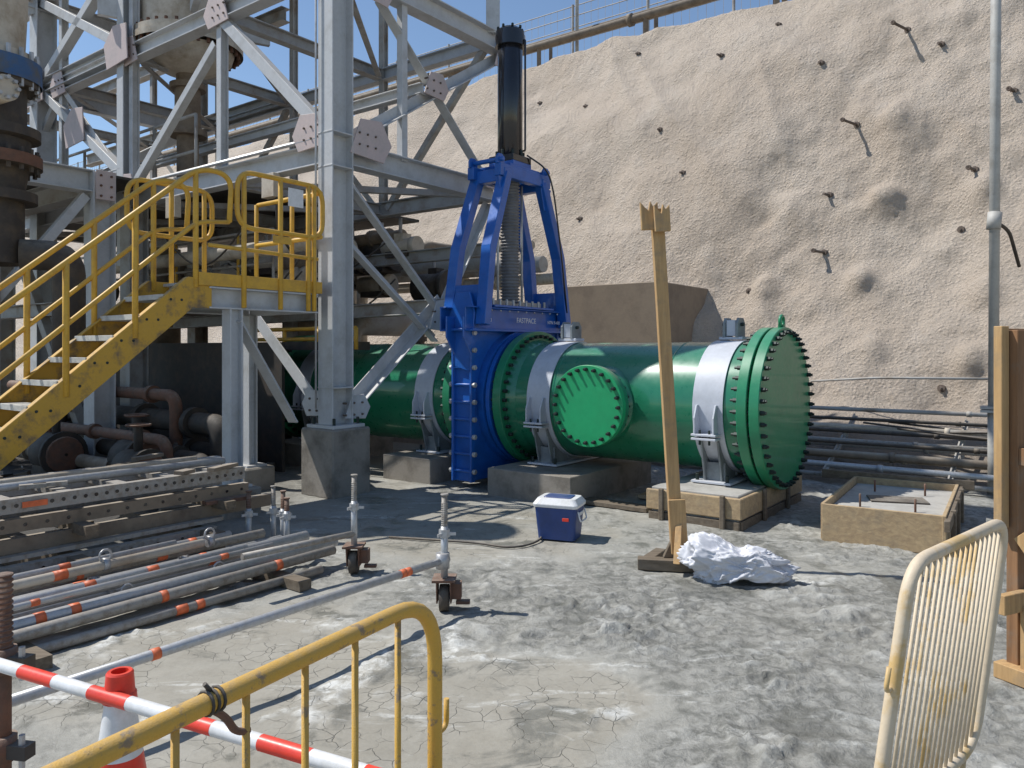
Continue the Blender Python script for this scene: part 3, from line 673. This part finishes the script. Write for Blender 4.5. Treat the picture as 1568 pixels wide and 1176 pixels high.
# ------------------------------------------------------------ stair + platform
g=G('yellow_access_stair')
T=V((-3.1,7.6,0)); zt=2.38; sl=.85; W=.8
def SP(t,w,z): return T+N*t+S*w+Z*z
for w in (0,W):
    g.prism([(-.15,zt+.03),(.1,zt+.03),(2.85,zt+.03-sl*2.75),(2.85,zt-.26-sl*2.75),(.05,zt-.27),(-.15,zt-.27)],SP(0,w,0),N,Z,S,.014,m_yeld)
    for zz in (0,-.285):
        g.beam(SP(.1,w+(.03 if w==0 else -.03),zt+.025+zz),SP(2.85,w+(.03 if w==0 else -.03),zt+.025+zz-sl*2.75),.012,.07,m_yeld,'B')
for i in range(12):
    t=.12+i*.235; z=zt-.2*(i+1)+.02
    g.box(SP(t+.1,W/2,z),(.24,W-.05,.04),m_tread,N,S); g.box(SP(t+.219,W/2,z+.004),(.012,W-.05,.05),m_tread,N,S)
    g.box(SP(t+.1,.03,z-.03),(.2,.03,.05),m_dark,N,S)
    g.cyl(SP(t+.05,-.012,z-.02),SP(t+.05,-.002,z-.02),.014,m_bolt,seg=6); g.cyl(SP(t+.16,-.012,z-.02),SP(t+.16,-.002,z-.02),.014,m_bolt,seg=6)
rr=.027
def zl(t,h): return zt-sl*t+h
for w in (0.0,W):
    g.tube(rpath([SP(-.35,w,zt+.62),SP(-.38,w,zt+1.1),SP(-.02,w,zt+1.12),SP(2.9,w,zl(2.9,1.10))],.22,8),rr,m_yel,12)
    g.tube(rpath([SP(-.35,w,zt+.62),SP(.0,w,zt+.58),SP(2.9,w,zl(2.9,.55))],.12,6),rr*.85,m_yel,10)
    for t in (.02,.62,1.22,1.82,2.42): g.cyl(SP(t,w,zl(t,-.05)),SP(t,w,zl(t,1.1)),rr,m_yel,seg=12)
PL=1.42
g.box(SP(-PL/2-.08,.6,zt-.005),(PL,1.25,.03),m_tread,N,S)
g.box(SP(-PL/2-.05,-.02,zt+.02),(PL+.1,.012,.13),m_yel,N,S)
g.box(SP(-PL-.09,.6,zt+.02),(.012,1.25,.13),m_yel,N,S)
g.beam(SP(-.12,.03,zt-.16),SP(-PL-.05,.03,zt-.16),.22,.1,m_steel,'C'); g.beam(SP(-PL-.02,0,zt-.17),SP(-PL-.02,1.2,zt-.17),.2,.08,m_steel,'C')
g.beam(SP(-.1,W+.4,zt-.16),SP(-PL,W+.4,zt-.16),.22,.1,m_steel,'C')
def loop(t0,t1,w): return rpath([SP(-t0,w,zt+.58),SP(-t0,w,zt+1.16),SP(-t1,w,zt+1.16),SP(-t1,w,zt+.58)],.2,8,True)
g.tube(loop(.42,1.52,-.03),rr,m_yel,12,closed=True)
g.tube([SP(-.1,-.03,zt+.36),SP(-1.45,-.03,zt+.34)],rr*.8,m_yel,10)
for t in (.5,.95,1.32,1.4): g.cyl(SP(-t,-.03,zt-.25),SP(-t,-.03,zt+1.15),rr,m_yel,seg=12)
g.tube(rpath([SP(-1.5,-.03,zt+1.1),SP(-1.52,1.2,zt+1.1)],.1),rr,m_yel,10); g.tube([SP(-1.5,-.03,zt+.6),SP(-1.5,1.2,zt+.6)],rr,m_yel,10)
for w in (.5,1.2): g.cyl(SP(-1.5,w,zt),SP(-1.5,w,zt+1.1),rr,m_yel,seg=10)
g.tube(loop(-.1,.9,W+.4),rr,m_yel,12,closed=True)
for t in (.0,.4,.8): g.cyl(SP(-t,W+.4,zt),SP(-t,W+.4,zt+1.15),rr,m_yel,seg=10)
g.box(SP(-1.12,-.07,zt+.98),(.2,.006,.2),m_white,N,S); g.box(SP(-.95,-.06,zt+.5),(.24,.006,.08),m_yel,N,S)
for t,w,sz in ((.42,.05,.15),(1.38,1.15,.12)):
    g.beam(SP(-t,w,.28),SP(-t,w,zt-.27),sz,sz,m_steel,'H',up=A); g.box(SP(-t,w,.29),(.28,.28,.03),m_steel,N,S)
g.beam(SP(-.5,.05,zt-.35),SP(-1.4,.3,.9),.13,.13,m_steel,'L')
g.done(.002)
for t,w in ((.42,.05),(1.38,1.15)):
    p=G('concrete_footing'); p.box(SP(-t,w,.12),(.42,.42,.32),m_conc,N,S); p.done(.02)
# ------------------------------------------------------------ stack of scaffold sections
g=G('scaffold_deck_stack')
P0=V((-2.34,6.6,0))
def KP(t,w,z): return P0+N*t+S*w+Z*z
def perf(t0,t1,w,z,h,m,holes=True,hs=.09):
    g.beam(KP(t0,w,z),KP(t1,w,z),h,.07,m,'C',t=.006)
    if holes:
        n=int((t1-t0)/hs)
        for i in range(n):
            p=KP(t0+(i+.5)*hs,w,z); g.cyl(p+U*.036,p+U*.0385,h*.14,m_black,seg=8)
perf(-.05,4,0.02,.64,.10,m_tubed,True,.075); perf(-.1,4,.04,.5,.09,m_brown,True,.14); perf(-.35,4,.05,.36,.1,m_brown,False); perf(.3,4,-.12,.22,.09,m_tubed,True,.2); 
perf(-.2,4,.62,.66,.11,m_tube); perf(-.2,4,.6,.5,.09,m_tubed); perf(-.1,4,1.1,.62,.1,m_tube); perf(.2,4,-.05,.3,.03,m_tubed,False)
for i in range(10): g.box(KP(.15+i*.4,.33,.66),(.09,.62,.04),m_tubed,N,S)
for i in range(4): g.box(KP(.2+i*1.1,.4,.42),(.09,1.2,.07),m_wooddk,N,S)
for i in range(4): g.box(KP(.4+i*1.0,.4,.14),(.1,1.5,.24),m_wooddk,N,S)
g.beam(KP(.55,-.2,.1),KP(4,-.2,.1),.12,.08,m_rust,'C',t=.008); g.beam(KP(.4,-.34,.06),KP(4,-.34,.06),.08,.08,m_tubed,'L',t=.008)
g.box(KP(1.6,-.024,.64),(.16,.006,.04),m_tape,N,S)
g.tube([KP(-.05,.3,.72),KP(4,.36,.72)],.03,m_tube); g.tube([KP(.1,.5,.73),KP(4,.45,.73)],.03,m_beige)
for i in range(40):
    p=KP(rnd.uniform(.1,3),rnd.uniform(-.1,1.1),rnd.choice([.3,.44,.72])); e=(N+S*rnd.uniform(-.6,.6)).normalized(); g.box(p,(rnd.uniform(.08,.4),rnd.uniform(.03,.1),.03),rnd.choice([m_tubed,m_brown,m_wooddk,m_rust]),e,e.cross(Z))
g.done()
g=G('scaffold_tube_pile')
Q0=V((-1.33,6.08,0))
def QP(t,w,z): return Q0+N*t+S*w+Z*z
specs=[(.1,0,.14,.036,m_tubed,.0),(0,.1,.17,.04,m_tube,0),(.25,.21,.10,.034,m_tubed,1),(.1,.33,.2,.042,m_tube,0),(.5,.44,.1,.036,m_tube,1),(.35,.55,.24,.034,m_tubed,0),(.1,.66,.12,.04,m_tube,1),(.5,.78,.22,.036,m_tube,0),(.2,.9,.12,.036,m_tube,0),(.3,-.1,.05,.03,m_tubed,0),(.9,.5,.28,.03,m_beige,1),(.7,.26,.24,.028,m_tube,0),(1.0,.7,.27,.022,m_tube,0),(.6,.08,.27,.018,m_galv,0)]
for t0,w,z,r,m,tp in specs:
    dw=rnd.uniform(-.07,.07); g.cyl(QP(t0,w,z),QP(4.2,w+dw,z-.02),r,m,seg=14)
    g.cyl(QP(t0-.002,w,z),QP(t0+.0,w,z),r*.8,m_black,seg=14)
    for k in range(2):
        tt=rnd.uniform(t0+.2,2.4); ww=w+dw*(tt-t0)/(4.2-t0); zz=z-.02*(tt-t0)/(4.2-t0); g.cyl(QP(tt,ww,zz),QP(tt+rnd.uniform(.04,.08),ww,zz),r+.002,m_tape,seg=14)
    if tp:
        for tt in (.9+rnd.uniform(-.2,.2),1.6): 
            p=QP(tt,w,z+r); g.tube([p+ (N*math.cos(q)+Z*math.sin(q))*.04+Z*.025 for q in [i*math.pi/5 for i in range(10)]],.008,m_galv,6,closed=True); g.cyl(QP(tt-.02,w,z),QP(tt+.02,w,z),r+.012,m_galv,seg=12)
for tt in (.6,2.3): g.box(QP(tt,.4,.04),(.1,1.4,.07),m_wooddk,N,S)
g.done()
def jack(p,h,red,name='scaffold_base_jack',wheel=True):
    g=G(name); p=V(p); m=m_tubed if not red else m_rust
    if wheel:
        g.cyl(p+V((-.03,0,.085)),p+V((.03,0,.085)),.085,m_dark,seg=24); g.cyl(p+V((-.035,0,.085)),p+V((.035,0,.085)),.035,m_galv,seg=14)
        for q in (-.045,.045): g.prism([(-.05,.06),(.05,.06),(.08,.2),(-.08,.2)],p+V((q,0,0)),V((0,1,0)),Z,V((1,0,0)),.008,m_rust)
        g.box(p+Z*.21,(.15,.17,.015),m_rust); g.box(p+V((.08,.02,.13)),(.06,.09,.1),m_rust); g.box(p+V((.12,.02,.05)),(.09,.05,.02),m_rust); z0=.2
    else: g.box(p+Z*.01,(.15,.15,.012),m); z0=.01
    g.cyl(p+Z*z0,p+Z*(z0+.35),.024,m_tube,seg=12); g.cyl(p+Z*(z0+.1),p+Z*(h),.019,m,seg=12)
    z=z0+.3
    while z<h-.05: g.cyl(p+Z*z,p+Z*(z+.006),.022,m,seg=10); z+=.014
    g.cyl(p+Z*(z0+.28),p+Z*(z0+.33),.036,m_tube,seg=6)
    for q in (0,2.1,4.2): g.beam(p+Z*(z0+.3),p+Z*(z0+.3)+V((math.cos(q),math.sin(q),0))*.075,.02,.012,m_tube,'B')
    g.cyl(p+Z*(h-.001),p+Z*(h+.01),.026,m,seg=10)
    g.done()
jack((-.44,5.02,0),.75,False); jack((-1.2,5.86,0),.74,False)
jack((-2.22,6.5,0),.5,True,wheel=False); jack((-2.05,6.62,0),.52,False,wheel=False); jack((-1.93,6.5,0),.5,True,wheel=False); jack((-1.87,6.4,0),.46,True,wheel=False)
g=G('scaffold_ledger_tube')
a=V((-.45,5.0,.33)); b=a+N*3.2; g.cyl(a+A*.05,b,.024,m_tube,seg=14); g.cyl(a+V((0,0,-.05)),a+Z*.05,.045,m_galv,seg=12)
for t in (.3,.345,1.9): g.cyl(a+N*t,a+N*(t+.04),.0265,m_tape,seg=14)
a2=V((-1.2,5.86,.3)); g.cyl(a2,a2+N*.9+S*.1,.024,m_tubed,seg=12)
g.done()
g=G('scaffold_standard')
p=V((-1.86,2.82,0)); g.cyl(p,p+Z*.88,.026,m_rust,seg=14); g.box(p+Z*.01,(.16,.16,.014),m_rust)
for z in (.2,.52): 
    g.cyl(p+Z*z,p+Z*(z+.09),.044,m_rust,seg=12); g.beam(p+Z*(z+.04),p+Z*(z+.04)+V((.11,-.02,0)),.05,.05,m_dark,'B'); g.cyl(p+V((.08,-.02,z-.02)),p+V((.08,-.02,z+.1)),.012,m_galv,seg=6)
z=.55
while z<.88: g.cyl(p+Z*z,p+Z*(z+.008),.031,m_rust,seg=12); z+=.02
g.done()
# ------------------------------------------------------------ barriers
def barrier(name,p0,p1,ztop,zbot,tilt,r,rb,nb,mat,feet=True,rad=.16):
    g=G(name); p0=V(p0);p1=V(p1); d=(p1-p0); L=d.length; d.normalize(); up=(Z+tilt).normalized()
    def q(t,z): return p0+d*t+up*z
    g.tube(rpath([q(0,zbot),q(0,ztop),q(L,ztop),q(L,zbot)],rad,8,True),r,mat,14,closed=True)
    for i in range(nb):
        t=L*(i+1)/(nb+1); g.cyl(q(t,zbot),q(t,ztop),rb,mat,seg=8)
    if feet:
        pr=d.cross(Z)
        for t in (.12,L-.12):
            g.tube(rpath([q(t,0)+pr*.28,q(t,.06)+pr*.2,q(t,.1),q(t,.06)-pr*.2,q(t,0)-pr*.28],.05),r*.8,mat,8); g.cyl(q(t,.08),q(t,zbot),r*.8,mat,seg=10)
    for tt,dd in ((L,1),(0,-1)):
        for z in (.75,.35): g.tube(rpath([q(tt,z),q(tt+.05*dd,z),q(tt+.05*dd,z+.07)],.02),.007,mat,8)
    return g,q
D1=V((.495,.869,0)).normalized(); e=V((-.19,1.9,0))
g,q=barrier('yellow_crowd_barrier',e-D1*2.05,e,1.095,.15,V((0,0,0)),.0185,.0075,13,m_yelb)
k=q(2.05-.66,1.095)
for s_ in (-.012,.012,.0): g.tube([k+D1*s_+(D1.cross(Z)*math.cos(w)+Z*math.sin(w))*.0205 for w in [i*math.pi/6 for i in range(12)]],.003,m_dark,6,closed=True)
g.tube(rpath([k-Z*.015+D1*.0,k+D1*.03-Z*.04,k+D1*.05-Z*.075,k+D1*.08-Z*.085],.03),.007,m_rust,6); g.tube([k+Z*.015,k+Z*.035-D1*.015],.004,m_dark,6)
g.done()
g,q=barrier('cream_crowd_barrier',(.965,2.17,0),(1.60,2.74,0),1.10,.30,V((.16,.03,0)),.019,.0055,17,m_cream,True,.12)
g.done()
g=G('red_white_barrier_pole')
a=V((-2.0,2.66,.68)); b=V((-.2,1.78,.68)); d=(b-a); L=d.length; d.normalize(); n=12
for i in range(n): g.cyl(a+d*L*i/n,a+d*L*(i+1)/n,.021 if i%2 else .0207,m_redp if i%2 else m_white,seg=16,cap=i in (0,n-1))
g.done()
g=G('traffic_cone')
c=V((-1.165,2.29,0))
g.box(c+Z*.02,(.36,.36,.04),m_dark)
def cone(z0,z1,m,e=0):
    R_=lambda z:.135-.1*(z/.70)
    g.lathe(c,Z,[(z0,R_(z0)+e),(z1,R_(z1)+e)],m,40)
cone(.04,.2,m_redp); cone(.2,.38,m_white); cone(.38,.5,m_redp); cone(.5,.66,m_white)
g.lathe(c,Z,[(.655,.034),(.66,.048),(.68,.046),(.685,.042),(.74,.038),(.745,.034),(.745,.024),(.70,.022)],m_redp,32)
g.box(c+Z*.66,(.05,.07,.03),m_white,d,d.cross(Z))
g.done()
# ------------------------------------------------------------ timber post
g=G('timber_prop_post')
b0=V((1.29,6.0,.05)); t0=V((1.135,6.05,2.80)); dr=(t0-b0).normalized(); sx=V((1,0,0))-dr*dr.x; sx.normalize(); sy=dr.cross(sx)
g.box((b0+t0)/2,(.095,.07,(t0-b0).length),m_woodv,sx,sy,dr)
g.box(b0+dr*.28+sx*.01+V((0,-.045,0)),(.13,.03,.42),m_woodv,sx,sy,dr)
def teeth(o,w,h,n,th):
    pts=[(-w/2,0),(-w/2,h+.05)]
    for i in range(n):
        x0=-w/2+w*i/n; x1=x0+w/n
        if i: pts.append((x0+w/n*.15,h+.065-.012*i))
        pts.append((x0+w/n*.45,h+.01))
        if i<n-1: pts.append((x0+w/n*.9,h-.02))
    pts+= [(w/2,h+.045),(w/2,0)]
    g.prism(pts,o,sx,dr,V((0,1,0)),th,m_woodv)
teeth(V((1.075,6.0,2.63)),.135,.17,2,.04); teeth(V((1.165,5.955,2.61)),.12,.16,2,.04)
g.box(V((1.25,5.93,.045)),(.56,.1,.085),m_wooddk,V((.98,-.18,0)),V((.18,.98,0)))
g.box(V((1.12,6.12,.04)),(.38,.09,.08),m_wooddk,V((.5,.86,0)),V((-.86,.5,0)))
g.prism([(0,0),(.26,0),(.04,.32),(0,.34)],V((1.31,6.02,.09)),V((-.3,-.95,0)).normalized(),Z,V((.95,-.3,0)).normalized(),.05,m_woodv)
g.prism([(0,0),(.14,0),(.02,.26)],V((1.31,5.98,.09)),V((-1,0,0)),Z,V((0,1,0)),.04,m_wooddk)
g.done(.004)
# bag : one matte plastic sack with soft folds
m_bag=M('white_bag_plastic',(.66,.67,.71),.6,0,(.56,.57,.61),5,dust=.1,bump=.1)
bm=bmesh.new(); vs_=bmesh.ops.create_icosphere(bm,subdivisions=6,radius=1)['verts']
cb=V((1.66,5.67,.12)); Rm=Matrix.Rotation(-.18,3,'Z')
for v in vs_:
    p=v.co.normalized()
    wv=V((noise.noise(p*1.3+V((7,0,0))),noise.noise(p*1.3+V((0,7,0))),noise.noise(p*1.3+V((0,0,7)))))
    q=p+wv*.8
    k=1+.34*noise.noise(q*1.2+V((3,1,2)))
    for fr,am,sh in ((1.5,.20,5),(3.0,.075,6)):
        d_,_=noise.voronoi(V((q.x*fr*1.1,q.y*fr,q.z*fr*.75)))
        k+=am*(math.exp(-(d_[1]-d_[0])*sh)-.45)
    k+=.035*(1-abs(noise.noise(q*5))*4)
    x=p.x*k*.34; y=p.y*k*.17; tall=.21*(1-.45*(p.x+1)/2)+.06*math.exp(-((p.x+.65)/.25)**2)-.05*math.exp(-((p.x-.05)/.16)**2)+.03*math.exp(-((p.x-.8)/.15)**2)
    z=max(p.z*k,-.6)*tall
    v.co=Rm@V((x,y,z))+V((cb.x,cb.y,cb.z))
for f in bm.faces: f.smooth=True
me=bpy.data.meshes.new('white_plastic_bag'); bm.to_mesh(me); bm.free(); me.materials.append(m_bag)
o=bpy.data.objects.new('white_plastic_bag',me); scene.collection.objects.link(o)
# cooler
g=G('cooler_box')
cx=V((.43,6.95,0)); ex=V((.93,-.36,0)).normalized(); ey=V((.36,.93,0)).normalized()
def rr_(w,h,r=.04,n=4):
    pts=[]
    for sx_,sy_,a0 in ((1,1,0),(-1,1,90),(-1,-1,180),(1,-1,270)):
        for i in range(n+1):
            t=math.radians(a0+90*i/n); pts.append((sx_*(w/2-r)+math.cos(t)*r,sy_*(h/2-r)+math.sin(t)*r))
    return pts
def slab(z0,z1,w0,h0,w1,h1,m,r=.04):
    A_=rr_(w0,h0,r);B_=rr_(w1,h1,r); mi=g.mi(m)
    a=[g.bm.verts.new(cx+ex*x+ey*y+Z*z0) for x,y in A_]; b=[g.bm.verts.new(cx+ex*x+ey*y+Z*z1) for x,y in B_]
    g.face(a[::-1],mi); g.face(b,mi)
    for i in range(len(a)): g.face([a[i],a[(i+1)%len(a)],b[(i+1)%len(a)],b[i]],mi)
slab(.01,.30,.34,.25,.39,.30,m_cool); slab(.298,.325,.41,.32,.42,.33,m_white); slab(.325,.375,.42,.33,.35,.26,m_white); slab(.376,.382,.26,.19,.25,.18,m_cool,.03)
g.box(cx+ex*.199+Z*.24,(.012,.14,.03),m_white,ex,ey); g.tube(rpath([cx+ey*-.1+ex*.2+Z*.27,cx+ey*-.1+ex*.225+Z*.18,cx+ey*.1+ex*.225+Z*.18,cx+ey*.1+ex*.2+Z*.27],.03),.008,m_white,6)
g.box(cx-ey*.148+Z*.2+ex*.1,(.06,.006,.03),m_redp,ex,ey)
g.done(.003)
g=G('formwork_box')
fx=V((.839,-.545,0)); fy=V((.545,.839,0)); f0=V((2.76,6.86,0))
def FP(x,y,z): return f0+fx*x+fy*y+Z*z
Lx,Ly,H=.95,1.75,.33
g.box(FP(Lx/2,0,H/2),(Lx,.03,H),m_woodh,fx,fy); g.box(FP(Lx/2,Ly,H/2),(Lx,.03,H),m_woodh,fx,fy)
g.box(FP(0,Ly/2,H/2),(.03,Ly-.03,H),m_woodh,fx,fy); g.box(FP(Lx,Ly/2,H/2+.003),(.03,Ly+.05,H),m_woodh,fx,fy)
g.box(FP(Lx/2,Ly/2,.13),(Lx-.04,Ly-.04,.26),m_concl,fx,fy)
g.box(FP(Lx+.03,Ly/2,H-.06),(.045,Ly+.3,.09),m_wooddk,fx,fy); g.box(FP(Lx/2-.1,Ly+.04,H-.0),(Lx+.5,.045,.09),m_wooddk,fx,fy)
for y in (.3,.9,1.5): g.box(FP(Lx+.05,y,H/2),(.04,.06,H),m_wooddk,fx,fy)
for x,y in ((.25,.4),(.7,.4),(.25,1.3),(.7,1.3)): g.cyl(FP(x,y,.25),FP(x,y,.38),.01,m_rust,seg=8)
g.box(FP(.5,.9,.27),(.5,.3,.015),m_dark,(fx+fy*.3).normalized(),(fy-fx*.3).normalized())
g.done(.004)
g=G('lamp_post')
p=V((5.62,9.0,0)); g.cyl(p,p+Z*1.0,.06,m_pole,seg=14); g.box(p+Z*1.02,(.24,.24,.03),m_pole,U,A); g.box(p+Z*.98,(.24,.24,.03),m_pole,U,A)
top=p+V((.05,0,9)); g.cyl(p+Z*1.0,top,.055,m_pole,seg=14); g.cyl(p+Z*3.1,p+V((.02,0,3.3)),.075,m_pole,seg=12)
g.tube(rpath([p+V((.02,0,3.2)),p+V((.25,.1,3.1)),p+V((.5,.3,2.7))],.1),.02,m_dark,8)
g.beam(top,top+V((.9,.3,.15)),.06,.06,m_pole,'B'); g.box(top+V((1.0,.33,.13)),(.5,.2,.1),m_pole); g.done()
g=G('conduit_bank')
for i,(d,z,r,m) in enumerate([(2.3,.22,.035,m_tube),(2.5,.34,.05,m_brown),(2.7,.30,.05,m_beige),(2.85,.48,.03,m_tubed),(3.0,.42,.045,m_tube),(3.15,.58,.03,m_dark),(3.3,.62,.045,m_beige),(3.5,.72,.025,m_dark),(3.7,.84,.03,m_steel2),(2.2,.1,.03,m_tubed),(2.62,.48,.025,m_dark)]):
    a1=2.6+rnd.uniform(-.3,.8)
    g.tube([PX(6,d,z-rnd.uniform(0,.05)),PX(2,d+rnd.uniform(-.05,.05),z),PX(-a1,d,z)],r,m,10)
    g.cyl(PX(-.4-.1*i,d,z),PX(-.46-.1*i,d,z),r*1.35,m,seg=10)
for s in (-2.2,-1.2,0.2,1.6,3.2): g.beam(PX(s,2.1,.12),PX(s,3.8,.75),.05,.05,m_steel2,'L'); g.beam(PX(s,3.2,0),PX(s,3.2,.6),.05,.05,m_steel2,'L')
for i in range(5):
    s=rnd.uniform(-1.8,1.5); g.tube([PX(s,2.6+.3*i,.7),PX(s-1,2.7+.28*i,.62),PX(s-2.2,2.5+.3*i,.7)],.015,m_dark,6)
g.tube(rpath([PX(-1.6,4.2,1.3),PX(0,4.3,1.28),PX(1,4.4,1.2)],.2),.018,m_steel2,8)
g.done()
g=G('timber_hoarding')
o=V((2.49,4.0,0)); wx=V((.9,.43,0)).normalized(); wy=V((-.43,.9,0)).normalized()
g.box(o+wx*.6+Z*1.25,(1.1,.02,1.12),m_ply,wx,wy)
g.box(o+wx*.03-wy*.03+Z*1.3,(.06,.045,1.04),m_woodv,wx,wy); g.box(o+wx*.115-wy*.06+Z*.9,(.09,.06,1.8),m_ply,wx,wy)
g.box(o+wx*1.0-wy*.05+Z*.9,(.09,.06,1.8),m_ply,wx,wy)
g.box(o+wx*.5-wy*.11+Z*.42,(1.2,.04,.1),m_woodv,wx,wy); g.box(o+wx*.08-wy*.14+Z*.2,(.07,.05,.4),m_woodv,wx,wy)
g.box(o+wx*.5-wy*.11+Z*1.15,(.85,.04,.09),m_ply,wx,wy)
g.box(o+wx*.05-wy*.35+Z*.04,(.08,.7,.08),m_woodv,wx,wy); g.beam(o+wx*.06-wy*.65+Z*.08,o+wx*.08-wy*.1+Z*.75,.07,.04,m_woodv,'B')
g.done(.003)
g=G('ground_hose')
g.tube(rpath([(-1.1,6.9,.02),(-.3,6.7,.02),(.0,6.5,.02),(.25,6.75,.02),(.3,7.4,.02)],.3,8),.010,m_dark,8)
g.done()
# ------------------------------------------------------------ light, sky, camera
el=math.radians(55); az=V((-.985,.17,0)).normalized()
sd=(az*math.cos(el)+Z*math.sin(el))
L=bpy.data.lights.new('sun','SUN'); L.energy=5.0; L.angle=math.radians(.5); L.color=(1,.965,.91)
lo=bpy.data.objects.new('sun',L); scene.collection.objects.link(lo); lo.rotation_euler=(-sd).to_track_quat('-Z','Y').to_euler()
w=bpy.data.worlds.new('World'); scene.world=w; w.use_nodes=True; nt=w.node_tree
sk=nt.nodes.new('ShaderNodeTexSky'); sk.sky_type='NISHITA'; sk.sun_disc=False; sk.sun_elevation=el; sk.sun_rotation=math.radians(280); sk.air_density=1.15; sk.dust_density=.15; sk.ozone_density=2.2; sk.altitude=1000
bg=nt.nodes['Background']; nt.links.new(sk.outputs[0],bg.inputs[0]); bg.inputs[1].default_value=.135
cam=bpy.data.cameras.new('camera'); co=bpy.data.objects.new('camera',cam); scene.collection.objects.link(co)
co.location=(0,0,1.7); co.rotation_euler=(math.radians(90),0,0); cam.sensor_width=36; cam.lens=27.1; cam.shift_y=-.0338; cam.clip_start=.05; cam.clip_end=1500
scene.camera=co
scene.view_settings.view_transform='Standard'; scene.view_settings.look='None'; scene.view_settings.exposure=0
